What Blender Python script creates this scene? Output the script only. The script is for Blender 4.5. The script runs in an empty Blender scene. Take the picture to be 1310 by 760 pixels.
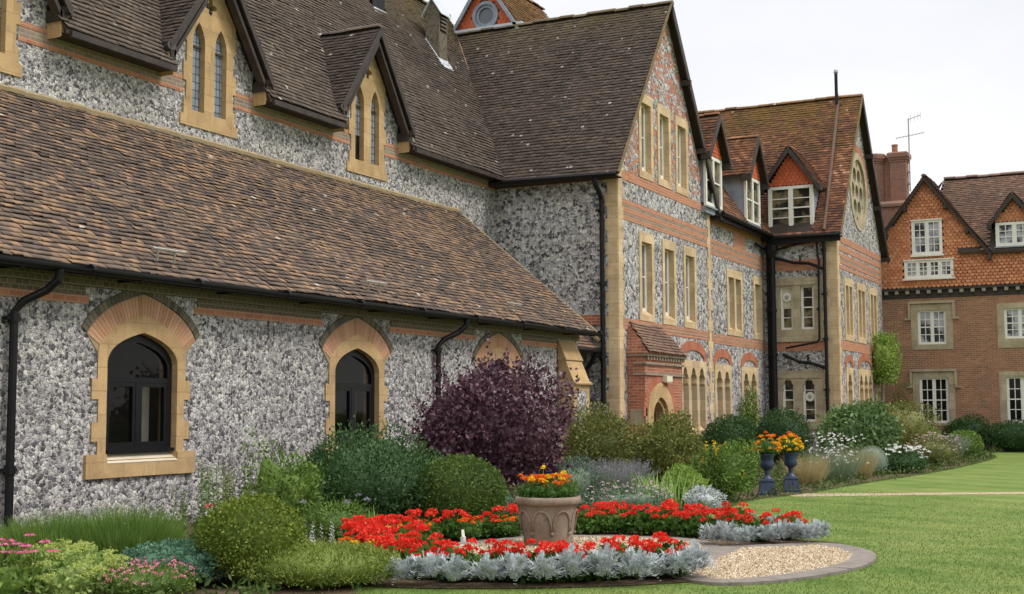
import bpy, math, random
import numpy as np
from mathutils import Vector, Matrix
from mathutils.geometry import tessellate_polygon
R = math.radians
random.seed(7); RNG = np.random.default_rng(7)
sc = bpy.context.scene
COL = sc.collection
# ------------------------------------------------------------------ camera
cam = bpy.data.objects.new('camera', bpy.data.cameras.new('camera')); COL.objects.link(cam)
yaw, pit, rol = R(26.865), R(4.897), R(-.21)
f = Vector((math.cos(pit)*math.cos(yaw), math.cos(pit)*math.sin(yaw), math.sin(pit)))
rt = Vector((math.sin(yaw), -math.cos(yaw), 0)); up = rt.cross(f)
r2 = math.cos(rol)*rt + math.sin(rol)*up; u2 = -math.sin(rol)*rt + math.cos(rol)*up
M = Matrix((r2, u2, -f)).transposed().to_4x4(); M.translation = (0, 0, 1.6)
cam.matrix_world = M
cam.data.sensor_width = 36; cam.data.lens = 46.08; cam.data.clip_end = 2000; cam.data.clip_start = .1
sc.camera = cam
# ------------------------------------------------------------------ sky, sun, exposure
SUN = Vector((.16, -.80, .95)).normalized()
w = bpy.data.worlds.new('World'); sc.world = w; w.use_nodes = True
nt = w.node_tree; bg = nt.nodes['Background']; bg.inputs['Strength'].default_value = .1
sky = nt.nodes.new('ShaderNodeTexSky'); sky.sky_type = 'NISHITA'; sky.sun_disc = False
sky.sun_elevation = math.asin(SUN.z); sky.sun_rotation = math.atan2(SUN.x, SUN.y)
tc = nt.nodes.new('ShaderNodeTexCoord'); mp = nt.nodes.new('ShaderNodeMapping'); mp.inputs['Scale'].default_value = (1, 1, 2.6)
nz = nt.nodes.new('ShaderNodeTexNoise'); nz.inputs['Scale'].default_value = 2.2; nz.inputs['Detail'].default_value = 6; nz.inputs['Roughness'].default_value = .55
cr = nt.nodes.new('ShaderNodeValToRGB'); cr.color_ramp.elements[0].position = .36; cr.color_ramp.elements[1].position = .62
cr.color_ramp.elements[0].color = (7.2, 7.25, 7.55, 1); cr.color_ramp.elements[1].color = (8.2, 8.2, 8.3, 1)
sep = nt.nodes.new('ShaderNodeSeparateXYZ'); mr = nt.nodes.new('ShaderNodeMapRange')
mr.inputs['From Min'].default_value = .36; mr.inputs['From Max'].default_value = 1; mr.inputs['To Min'].default_value = 1.0; mr.inputs['To Max'].default_value = 2.3
sca = nt.nodes.new('ShaderNodeVectorMath'); sca.operation = 'SCALE'
mix = nt.nodes.new('ShaderNodeMix'); mix.data_type = 'RGBA'; mix.inputs[0].default_value = .9
nt.links.new(tc.outputs['Generated'], mp.inputs['Vector']); nt.links.new(mp.outputs[0], nz.inputs['Vector'])
nt.links.new(nz.outputs[0], cr.inputs[0]); nt.links.new(tc.outputs['Generated'], sep.inputs[0]); nt.links.new(sep.outputs['Z'], mr.inputs[0])
nt.links.new(cr.outputs[0], sca.inputs[0]); nt.links.new(mr.outputs[0], sca.inputs['Scale'])
nt.links.new(sky.outputs[0], mix.inputs[6]); nt.links.new(sca.outputs[0], mix.inputs[7]); nt.links.new(mix.outputs[2], bg.inputs['Color'])
sl = bpy.data.lights.new('sun', 'SUN'); sl.energy = 1.5; sl.angle = R(14); sl.color = (1, .95, .87)
so = bpy.data.objects.new('sun', sl); COL.objects.link(so); so.rotation_euler = SUN.to_track_quat('Z', 'Y').to_euler(); so.location = (0, 0, 30)
vs = sc.view_settings; sc.display_settings.display_device = 'sRGB'
vs.view_transform = 'Standard'; vs.look = 'None'; vs.gamma = 1; vs.exposure = .42; vs.use_curve_mapping = False
sc.cycles.max_bounces = 6; sc.cycles.transparent_max_bounces = 8; sc.cycles.use_denoising = True

# ------------------------------------------------------------------ materials
def L(r, g, b):
    c = lambda v: ((v/255+.055)/1.055)**2.4 if v > 10 else v/255/12.92
    return (c(r), c(g), c(b), 1)
class Mt:
    def __init__(s, name, rough=.8, spec=.3):
        s.m = bpy.data.materials.new(name); s.m.use_nodes = True; s.t = s.m.node_tree
        s.b = s.t.nodes['Principled BSDF']; s.b.inputs['Roughness'].default_value = rough; s.b.inputs['Specular IOR Level'].default_value = spec
    def n(s, typ, **kw):
        nd = s.t.nodes.new('ShaderNode'+typ)
        for k, v in kw.items():
            if k in nd.inputs.keys():
                if hasattr(v, 'is_output'): s.t.links.new(v, nd.inputs[k])
                else: nd.inputs[k].default_value = v
            else: setattr(nd, k, v)
        return nd
    def lk(s, a, b): s.t.links.new(a, b)
    def uv(s): return s.n('TexCoord').outputs['UV']
    def pos(s): return s.n('NewGeometry').outputs['Position']
    def rnd(s): return s.n('NewGeometry').outputs['Random Per Island']
    def noise(s, vec, scale, detail=3, rough=.55): return s.n('TexNoise', Vector=vec, Scale=scale, Detail=detail, Roughness=rough).outputs[0]
    def ramp(s, fac, stops, interp='LINEAR'):
        r = s.n('ValToRGB'); e = r.color_ramp; e.interpolation = interp; s.lk(fac, r.inputs[0])
        while len(e.elements) < len(stops): e.elements.new(.5)
        for el, (p, c) in zip(e.elements, stops): el.position = p; el.color = c if len(c) == 4 else (*c, 1)
        return r.outputs[0]
    def mix(s, fac, a, b, mode='MIX'):
        m = s.n('Mix', data_type='RGBA', blend_type=mode)
        for i, v in ((0, fac), (6, a), (7, b)):
            if hasattr(v, 'is_output'): s.lk(v, m.inputs[i])
            else: m.inputs[i].default_value = v
        return m.outputs[2]
    def mr(s, v, a, b, c=0., d=1.):
        return s.n('MapRange', **{'Value': v, 'From Min': a, 'From Max': b, 'To Min': c, 'To Max': d}).outputs[0]
    def math(s, op, a, b=0.):
        m = s.n('Math', operation=op)
        for i, v in ((0, a), (1, b)):
            if hasattr(v, 'is_output'): s.lk(v, m.inputs[i])
            else: m.inputs[i].default_value = v
        return m.outputs[0]
    def col(s, v):
        if hasattr(v, 'is_output'): s.lk(v, s.b.inputs['Base Color'])
        else: s.b.inputs['Base Color'].default_value = v
        return s
    def bump(s, h, dist=.01, strength=1.):
        b = s.n('Bump', Height=h, Distance=dist, Strength=strength); s.lk(b.outputs[0], s.b.inputs['Normal']); return s
g3 = lambda v: (v, v, v, 1)
MAT = {}
def flint(name, brick, sc_=21., dark=0.):
    """knapped and rounded flints of mixed size, some dark inside, some all pale rind, in lime mortar with shadow outlines painted into the joints"""
    m = Mt(name, .65, .3); uv = m.uv()
    def wob(sc, amp):
        o = m.n('VectorMath', operation='MULTIPLY_ADD'); m.lk(m.n('TexNoise', Vector=uv, Scale=sc, Detail=3., Roughness=.65).outputs['Color'], o.inputs[0]); o.inputs[1].default_value = (amp, amp, 0); m.lk(uv, o.inputs[2]); return o.outputs[0]
    p = wob(24., .042); fine = m.noise(uv, 85, 3, .7); mid = m.noise(p, 38, 3, .65); pick = m.mr(m.noise(uv, 5.5, 3, .6), .47, .53)
    res = []
    for k, sc in ((0, sc_), (1, sc_*.72)):
        v1 = m.n('TexVoronoi', voronoi_dimensions='2D', feature='F1', Vector=p, Scale=sc); v2 = m.n('TexVoronoi', voronoi_dimensions='2D', feature='F2', Vector=p, Scale=sc)
        res.append((v1.outputs['Color'], m.math('SUBTRACT', v2.outputs['Distance'], v1.outputs['Distance'])))
    cc = m.mix(pick, res[0][0], res[1][0]); gm_ = m.n('Mix'); m.lk(pick, gm_.inputs[0]); m.lk(res[0][1], gm_.inputs[2]); m.lk(res[1][1], gm_.inputs[3]); gap = gm_.outputs[0]
    sp = m.n('SeparateColor', Color=cc)
    tone = m.math('ADD', m.math('MULTIPLY', sp.outputs[0], .78), m.math('MULTIPLY', m.mr(mid, .3, .7), .24))
    body = m.ramp(tone, [(.12, L(56-dark, 56-dark, 62-dark)), (.34, L(92-dark, 91-dark, 99-dark)), (.47, L(142, 140, 144)), (.64, L(178, 175, 175)), (.9, L(220, 217, 214))])
    rim = m.math('MULTIPLY', m.mr(gap, .16, .34, 1, 0), m.mr(sp.outputs[2], .4, .6)); body = m.mix(m.math('MULTIPLY', rim, .8), body, L(212, 207, 198))
    body = m.mix(m.mr(fine, .56, .74, 0, .4), body, L(236, 233, 227)); body = m.mix(m.mr(fine, .26, .44, .5, 0), body, L(50, 49, 54))
    if brick:
        row = m.n('TexVoronoi', voronoi_dimensions='2D', Vector=m.n('Mapping', Vector=uv, Scale=(5.0, 12., 1)).outputs[0], Scale=1.); rs = m.n('SeparateColor', Color=row.outputs['Color'])
        body = m.mix(m.mr(m.math('ADD', rs.outputs[0], m.math('MULTIPLY', m.noise(uv, 3.1, 2, .6), .4)), .72, .80), body, m.ramp(rs.outputs[1], [(0, L(160, 100, 78)), (1, L(198, 136, 108))]))
    edge = m.mr(m.math('ADD', gap, m.math('MULTIPLY', m.math('SUBTRACT', fine, .5), .3)), .03, .17, 1, 0)
    mort_shade = m.ramp(m.noise(uv, 17, 4, .7), [(.42, L(54, 53, 56)), (.5, L(118, 113, 108)), (.6, L(204, 197, 184))])  # pale lime mortar broken by painted dark shadow outlines round the flints
    c = m.mix(m.math('MULTIPLY', edge, .95), body, mort_shade)
    c = m.mix(m.mr(m.noise(uv, .5, 5, .65), .42, .75, 0, .35), c, L(176, 166, 154), 'MULTIPLY')
    m.col(c); m.bump(m.math('ADD', m.mr(gap, 0, .35), m.math('MULTIPLY', fine, .5)), .014, .7); return m.m
MAT['flint'] = flint('flint', False); MAT['flint_brick'] = flint('flint_brick', True, 13., 4); MAT['flint_far'] = flint('flint_far', False, 13.5, 6)
def stone(name, a, b, dirt=.35):
    m = Mt(name, .85, .25); uv = m.uv()
    n1 = m.noise(uv, 1.7, 5, .65); n2 = m.noise(uv, 38, 3, .6)
    c = m.ramp(n1, [(.3, a), (.7, b)])
    bt = m.n('TexBrick', Vector=uv, Scale=1.); bt.inputs['Brick Width'].default_value = .62; bt.inputs['Row Height'].default_value = .31
    bt.inputs['Mortar Size'].default_value = .008; bt.inputs['Color1'].default_value = g3(.78); bt.inputs['Color2'].default_value = g3(1.1); bt.inputs['Mortar'].default_value = g3(.68)
    c = m.mix(.8, c, bt.outputs['Color'], 'MULTIPLY')
    c = m.mix(m.mr(n2, .3, .75, 0, .22), c, L(120, 100, 74)); c = m.mix(m.mr(m.noise(uv, 3.2, 6, .7), .5, .74, 0, dirt), c, L(104, 94, 80)); c = m.mix(m.mr(m.noise(m.n('Mapping', Vector=uv, Scale=(9., 1.1, 1)).outputs[0], 1., 4, .6), .56, .72, 0, dirt*.8), c, L(118, 106, 88)); c = m.mix(m.mr(m.noise(uv, 13, 4, .7), .63, .7, 0, .45), c, L(214, 204, 180))
    m.col(c).bump(n2, .004, .6); return m.m
MAT['stone'] = stone('stone', L(178, 146, 104), L(206, 174, 128), .45)
MAT['stone_hall'] = stone('stone_hall', L(195, 166, 128), L(221, 197, 158), .4)
MAT['stone_grey'] = stone('stone_grey', L(158, 146, 120), L(190, 178, 150), .45)

def brick(name, cols, mortar, w_=.225, h_=.075, ms=.009, dirt=.4):
    m = Mt(name, .85, .2); uv = m.uv()
    bt = m.n('TexBrick', Vector=uv, Scale=1.); bt.inputs['Brick Width'].default_value = w_; bt.inputs['Row Height'].default_value = h_
    bt.inputs['Mortar Size'].default_value = ms; bt.inputs['Color1'].default_value = g3(0); bt.inputs['Color2'].default_value = g3(1); bt.inputs['Mortar'].default_value = g3(.5)
    bt.inputs['Mortar Smooth'].default_value = .3
    v = m.math('ADD', m.math('MULTIPLY', bt.outputs['Color'], .75), m.math('MULTIPLY', m.noise(uv, 9, 2), .3))
    c = m.ramp(v, [(.08+i*.86/(len(cols)-1), k) for i, k in enumerate(cols)])
    n2 = m.noise(uv, 55, 3, .65); c = m.mix(m.mr(n2, .35, .8, 0, .3), c, L(120, 90, 70))
    c = m.mix(m.mr(m.noise(uv, 1.3, 5, .7), .45, .72, 0, dirt), c, L(104, 86, 76)); c = m.mix(m.mr(m.noise(uv, 4.5, 4, .7), .55, .75, 0, dirt*.7), c, L(196, 150, 118))
    c = m.mix(bt.outputs['Fac'], c, mortar); m.col(c)
    m.bump(m.math('ADD', m.math('MULTIPLY', bt.outputs['Fac'], -1.), m.math('MULTIPLY', n2, .4)), .008, .8); return m.m
MAT['brick_orange'] = brick('brick_orange', [L(167, 106, 81), L(195, 132, 102), L(183, 121, 92)], L(179, 153, 129), dirt=.2)
MAT['brick_dark'] = brick('brick_dark', [L(84, 80, 70), L(112, 104, 90), L(98, 92, 80)], L(140, 130, 108), w_=.115, dirt=.25)
MAT['brick_red'] = brick('brick_red', [L(128, 74, 58), L(180, 106, 80), L(144, 86, 66), L(190, 120, 90)], L(180, 150, 129), dirt=.35)
MAT['brick_house'] = brick('brick_house', [L(116, 88, 72), L(164, 114, 86), L(140, 100, 78), L(182, 132, 100)], L(166, 146, 122), dirt=.55)
MAT['brick_chimney'] = brick('brick_chimney', [L(108, 80, 70), L(146, 100, 82), L(126, 88, 74)], L(150, 128, 112), dirt=.6)
MAT['brick_grey'] = brick('brick_grey', [L(118, 108, 100), L(150, 136, 122), L(134, 122, 110)], L(168, 154, 134), dirt=.3)
def island(name, stops, rough=.8, spec=.25, patch=None, speck=None, grain=60., bump=.004, moss=None):
    m = Mt(name, rough, spec); p = m.pos()
    r = m.rnd()
    if patch:
        r = m.math('ADD', m.math('MULTIPLY', r, 1-patch[1]), m.math('MULTIPLY', m.mr(m.noise(p, patch[0], 3, .6), .3, .7), patch[1]))
    c = m.ramp(r, stops); g = m.noise(p, grain, 3, .65)
    c = m.mix(m.mr(g, .3, .8, 0, .35), c, m.mix(.5, c, g3(.02)))
    if moss:
        px, py, pz = (m.n('SeparateXYZ', Vector=p).outputs[i] for i in range(3))
        k = m.math('MULTIPLY', m.mr(pz, moss[0], moss[1]), m.mr(m.noise(p, 1.6, 5, .7), .35, .65)); c = m.mix(m.math('MULTIPLY', k, moss[3]), c, moss[2])
    if speck:
        v = m.n('TexVoronoi', Vector=p, Scale=speck[0], Randomness=1.); sr = m.n('SeparateColor', Color=v.outputs['Color']).outputs[0]
        k = m.math('MULTIPLY', m.mr(v.outputs['Distance'], .12, .2, 1, 0), m.mr(sr, speck[1], speck[1]+.03)); c = m.mix(k, c, speck[2])
        v = m.n('TexNoise', Vector=p, Scale=7., Detail=5., Roughness=.75).outputs[0]; c = m.mix(m.mr(v, .64, .72, 0, .5), c, L(150, 140, 116))
    m.col(c)
    if bump: m.bump(g, bump, .7)
    return m.m
MAT['tile_aisle'] = island('tile_aisle', [(0, L(84, 74, 70)), (.35, L(102, 89, 82)), (.55, L(118, 100, 88)), (.72, L(140, 114, 93)), (.88, L(160, 128, 100)), (1, L(108, 94, 88))], patch=(.4, .26), speck=(3.2, .86, L(206, 200, 186)))
MAT['tile_nave'] = island('tile_nave', [(0, L(78, 69, 64)), (.4, L(96, 85, 78)), (.75, L(110, 96, 87)), (1, L(126, 109, 96))], patch=(.45, .35), speck=(3.6, .74, L(206, 202, 192)), moss=(11.9, 13.2, L(128, 112, 58), .7))
MAT['tile_red'] = island('tile_red', [(0, L(82, 62, 58)), (.3, L(106, 78, 68)), (.55, L(132, 92, 74)), (.78, L(160, 108, 82)), (.92, L(196, 140, 108)), (1, L(220, 172, 140))], patch=(.55, .45), speck=(3., .9, L(196, 180, 160)), moss=(9.5, 12.6, L(138, 112, 52), .8))
MAT['tile_brown'] = island('tile_brown', [(0, L(100, 82, 74)), (.5, L(130, 104, 90)), (.85, L(150, 118, 98)), (1, L(178, 138, 112))], patch=(.6, .4), speck=(2.6, .9, L(180, 164, 146)))
MAT['tile_hung'] = island('tile_hung', [(0, L(170, 106, 73)), (.4, L(191, 126, 88)), (.8, L(208, 144, 103)), (1, L(173, 118, 88))], patch=(.9, .25))
MAT['tile_hung_dormer'] = island('tile_hung_dormer', [(0, L(178, 86, 52)), (.5, L(200, 102, 65)), (1, L(183, 98, 66))], patch=(.9, .25))
MAT['vous_orange'] = island('vous_orange', [(0, L(175, 128, 99)), (.5, L(200, 157, 125)), (1, L(187, 141, 111))], grain=40)
MAT['vous_red'] = island('vous_red', [(0, L(161, 99, 73)), (.5, L(188, 119, 92)), (1, L(173, 111, 85))], grain=40)
MAT['vous_dark'] = island('vous_dark', [(0, L(80, 76, 66)), (.5, L(104, 98, 84)), (1, L(122, 112, 94))], grain=40)
def plain(name, c, rough=.6, spec=.3, var=.25, scale=6., bump=0., dirt=None, metal=0.):
    m = Mt(name, rough, spec); p = m.pos(); n1 = m.noise(p, scale, 5, .65)
    d = dirt or tuple(v*.55 for v in c[:3])+(1,)
    m.col(m.mix(m.mr(n1, .4, .8, 0, var*1.6), c, d)); m.b.inputs['Metallic'].default_value = metal
    if bump: m.bump(m.noise(p, scale*6, 3), bump, .7)
    return m.m
MAT['mortar'] = plain('mortar', L(164, 146, 116), .9, .1, .4, 9, .006)
MAT['black'] = plain('black', L(17, 17, 20), .45, .25, .25, 9, 0, L(34, 33, 32))
MAT['barge'] = plain('barge', L(52, 46, 44), .6, .3, .5, 5, 0, L(84, 72, 62))
MAT['soffit'] = plain('soffit', L(70, 62, 56), .9, .1, .4, 5)
MAT['white'] = plain('white', L(226, 224, 214), .5, .35, .2, 4, 0, L(170, 166, 152))
MAT['cream'] = plain('cream', L(222, 214, 190), .55, .3, .2, 4)
MAT['verge_moss'] = plain('verge_moss', L(120, 104, 74), .9, .1, .6, 4, .006, L(86, 74, 62))
MAT['stone_pale'] = plain('stone_pale', L(212, 200, 176), .85, .2, .35, 4, .003, L(168, 154, 128))
MAT['joist'] = plain('joist', L(150, 140, 126), .9, .1, .4, 9)
MAT['lead'] = plain('lead', L(142, 150, 162), .55, .4, .6, 3, 0, L(98, 104, 114))
MAT['leadlight'] = plain('leadlight', L(188, 194, 200), .5, .4, .3, 4)
MAT['steel'] = plain('steel', L(168, 166, 160), .45, .5, .3, 6, 0, None, .6)
MAT['wood'] = plain('wood', L(122, 112, 98), .9, .1, .7, 11, .01, L(64, 58, 52))
MAT['pipe_brown'] = plain('pipe_brown', L(98, 74, 58), .6, .3, .5, 6)
MAT['urn_blue'] = plain('urn_blue', L(34, 48, 74), .42, .45, .4, 8, .003, L(66, 80, 102))
MAT['plaster'] = plain('plaster', L(200, 190, 166), .8, .2, .3, 6)
def glass(name, c, spec=.35, var=None, rough=.06):
    m = Mt(name, rough, spec)
    if var: m.col(m.ramp(m.noise(m.pos(), 2.2, 2), [(.42, c), (.58, var)]))
    else: m.col(c)
    return m.m
MAT['glass'] = glass('glass', L(12, 13, 13), .17, L(26, 28, 26)); MAT['glass_net'] = glass('glass_net', L(40, 42, 48), .4, L(164, 166, 172), .25); MAT['glass_painted_sky'] = glass('glass_painted_sky', L(92, 97, 102), .5)  # last glass: grey sky reflection put into its base colour
MAT['glass_room'] = glass('glass_room', L(38, 38, 36), .3, L(120, 108, 84))
MAT['room'] = plain('room', L(128, 122, 112), .9, .1, .2)
MAT['curtain'] = plain('curtain', L(206, 200, 186), .9, .1, .2)
def clear():
    m = Mt('clear_glass', .03, .5); t_ = m.n('BsdfTransparent'); g_ = m.n('BsdfGlossy', Roughness=.02); fr_ = m.n('Fresnel', IOR=1.45); x = m.n('MixShader'); m.lk(m.math('MULTIPLY', fr_.outputs[0], .55), x.inputs[0]); m.lk(t_.outputs[0], x.inputs[1]); m.lk(g_.outputs[0], x.inputs[2]); m.lk(x.outputs[0], m.t.nodes['Material Output'].inputs[0]); return m.m
MAT['clear_glass'] = clear()
def leaded():
    m = Mt('leaded', .2, .5); uv = m.uv(); bt = m.n('TexBrick', Vector=uv, Scale=1., offset=0.)
    bt.inputs['Brick Width'].default_value = .098; bt.inputs['Row Height'].default_value = .15; bt.inputs['Mortar Size'].default_value = .009; bt.inputs['Mortar Smooth'].default_value = 0
    bt.inputs['Color1'].default_value = L(112, 122, 134); bt.inputs['Color2'].default_value = L(140, 150, 160); bt.inputs['Mortar'].default_value = L(52, 54, 58)  # pale pane tones have the sky reflection painted in
    m.col(bt.outputs['Color']); return m.m
MAT['leaded'] = leaded()
def potstone():
    m = Mt('potstone', .9, .2); p = m.pos(); c = m.ramp(m.noise(p, 3.5, 5, .7), [(.3, L(104, 90, 78)), (.5, L(138, 120, 104)), (.72, L(174, 160, 142))])
    c = m.mix(m.mr(m.noise(p, 7, 6, .75), .5, .66, 0, .75), c, L(82, 74, 66)); m.col(c).bump(m.noise(p, 50, 4), .006, .8); return m.m
MAT['potstone'] = potstone()
def soil():
    m = Mt('soil', .95, .1); p = m.pos(); n = m.noise(p, 14, 6, .7); m.col(m.ramp(n, [(.3, L(74, 62, 50)), (.6, L(112, 96, 78)), (.8, L(148, 130, 108))])).bump(n, .05, 1.); return m.m
MAT['soil'] = soil()
def gravel():
    m = Mt('gravel', .85, .25); p = m.pos(); v = m.n('TexVoronoi', Vector=p, Scale=42.); r = m.n('SeparateColor', Color=v.outputs['Color']).outputs[0]
    c = m.ramp(r, [(0, L(130, 110, 84)), (.35, L(170, 148, 116)), (.7, L(194, 174, 144)), (1, L(216, 206, 186))])
    c = m.mix(m.mr(v.outputs['Distance'], .45, .75, 0, .6), c, L(104, 84, 62)); m.col(c).bump(m.math('MULTIPLY', v.outputs['Distance'], -1.), .012, 1.); return m.m
MAT['gravel'] = gravel()
MAT['kerb'] = plain('kerb', L(132, 124, 116), .85, .2, .5, 5, .006, L(98, 90, 82))
MAT['pebble'] = island('pebble', [(0, L(132, 110, 84)), (.4, L(176, 154, 122)), (.8, L(200, 182, 154)), (1, L(222, 214, 198))], bump=0)
def grass():
    m = Mt('grass', .9, .1); p = m.pos(); n = m.noise(p, .55, 4, .6); n2 = m.noise(p, 26, 4, .7); n3 = m.noise(m.n('Mapping', Vector=p, Scale=(1, .35, 1)).outputs[0], 2.2, 3, .6)
    c = m.ramp(n, [(.3, L(78, 104, 46)), (.48, L(92, 116, 54)), (.7, L(120, 130, 74))]); c = m.mix(m.mr(n3, .4, .7, 0, .45), c, L(140, 148, 82))
    wv = m.n('TexWave', Vector=m.n('Mapping', Vector=p, Rotation=(0, 0, R(38))).outputs[0], Scale=.28, Distortion=1.2); wv.inputs['Detail'].default_value = 1
    c = m.mix(m.mr(wv.outputs['Fac'], .35, .65, 0, .22), c, L(138, 146, 84))
    c = m.mix(m.mr(n2, .35, .7, .3, 0), c, L(80, 100, 42)); m.col(c).bump(n2, .015, .6); return m.m
MAT['grass'] = grass()
def leafm(name, stops, trans=.25, rough=.55, spec=.3, patch=.35, scale=2.5):
    m = Mt(name, rough, spec); p = m.pos()
    r = m.math('ADD', m.math('MULTIPLY', m.rnd(), 1-patch), m.math('MULTIPLY', m.mr(m.noise(p, scale, 3, .6), .3, .7), patch))
    c = m.ramp(r, stops); m.col(c)
    if trans:
        tr = m.n('BsdfTranslucent'); m.lk(c, tr.inputs[0]); ms = m.n('MixShader'); ms.inputs[0].default_value = trans
        m.lk(m.b.outputs[0], ms.inputs[1]); m.lk(tr.outputs[0], ms.inputs[2]); m.lk(ms.outputs[0], m.t.nodes['Material Output'].inputs[0])
    return m.m
def gm(name, a, b, c=None, **k):
    e_ = c or b; MAT[name] = leafm(name, [(0, L(*a)), (.5, L(*b)), (.93, L(*e_))]+([(1, L((e_[0]+170)//2, (e_[1]+140)//2, (e_[2]+90)//2))] if name.startswith('g_') and name not in ('g_silver', 'g_lamb') else []), **k)
gm('g_box', (56, 76, 30), (89, 114, 48), (122, 142, 67)); gm('g_ybox', (74, 94, 30), (108, 128, 46), (148, 160, 70)); gm('g_dark', (37, 61, 32), (61, 92, 48), (89, 120, 65))
gm('g_mid', (63, 87, 34), (98, 127, 54), (138, 162, 76)); gm('g_light', (96, 127, 52), (133, 162, 72), (169, 188, 96)); gm('g_olive', (76, 85, 41), (111, 118, 61), (149, 144, 78))
gm('g_fennel', (72, 100, 41), (100, 131, 56), (133, 155, 76)); gm('g_blue', (62, 98, 78), (92, 132, 106), (124, 158, 130)); gm('g_mound', (89, 107, 43), (122, 140, 61), (153, 164, 83))
gm('g_lav', (98, 116, 88), (126, 144, 112), (150, 162, 134)); gm('g_fig', (66, 92, 52), (98, 126, 74), (136, 158, 104)); gm('g_santolina', (122, 138, 122), (148, 164, 146), (172, 184, 168)); gm('f_amber', (240, 130, 14), (248, 164, 20), (250, 196, 40), trans=.25); gm('g_silver', (152, 161, 161), (184, 192, 192), (214, 218, 218), rough=.8, trans=.1); gm('g_lamb', (150, 156, 140), (186, 188, 176), (208, 208, 200), rough=.85, trans=.1)
gm('g_teal', (70, 96, 74), (104, 128, 104), (140, 156, 132)); gm('g_iris', (109, 142, 70), (147, 177, 96), (177, 202, 122)); gm('g_geran', (48, 81, 30), (76, 111, 43), (107, 140, 61)); gm('g_sedum', (124, 150, 76), (152, 174, 98), (172, 190, 118))
gm('sedum_head', (150, 168, 76), (180, 192, 104), (198, 206, 130)); gm('purple', (52, 34, 42), (88, 58, 70), (138, 100, 114), rough=.4, spec=.45, trans=.2, scale=1.6); gm('purple_red', (58, 28, 32), (94, 46, 48), (120, 70, 66), rough=.4, trans=.25)
gm('straw', (140, 128, 88), (172, 158, 112), (196, 182, 142)); gm('f_red', (208, 34, 24), (234, 54, 38), (246, 92, 70), rough=.6, trans=.3); gm('f_orange', (226, 84, 14), (240, 116, 20), (246, 150, 30), trans=.25); gm('f_yellow', (238, 176, 10), (248, 200, 20), (252, 222, 60), trans=.25)
gm('f_pink', (200, 96, 130), (222, 136, 160), (238, 176, 186)); gm('f_magenta', (190, 62, 116), (214, 92, 142), (228, 124, 164)); gm('f_palepink', (214, 170, 186), (230, 196, 206), (242, 222, 226)); gm('f_white', (226, 226, 222), (240, 240, 238), (248, 248, 246)); gm('f_lav', (118, 108, 138), (148, 138, 162), (170, 160, 178)); gm('f_rose', (186, 70, 70), (210, 96, 90), (226, 130, 120))
gm('g_lawnblade', (80, 104, 44), (94, 116, 54), (116, 130, 70), trans=.3, scale=.8); gm('g_cover', (48, 66, 28), (76, 98, 44), (110, 126, 66)); gm('stem', (84, 72, 52), (104, 92, 66), trans=0); gm('stem_green', (84, 106, 50), (106, 128, 66), trans=.1)

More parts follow.
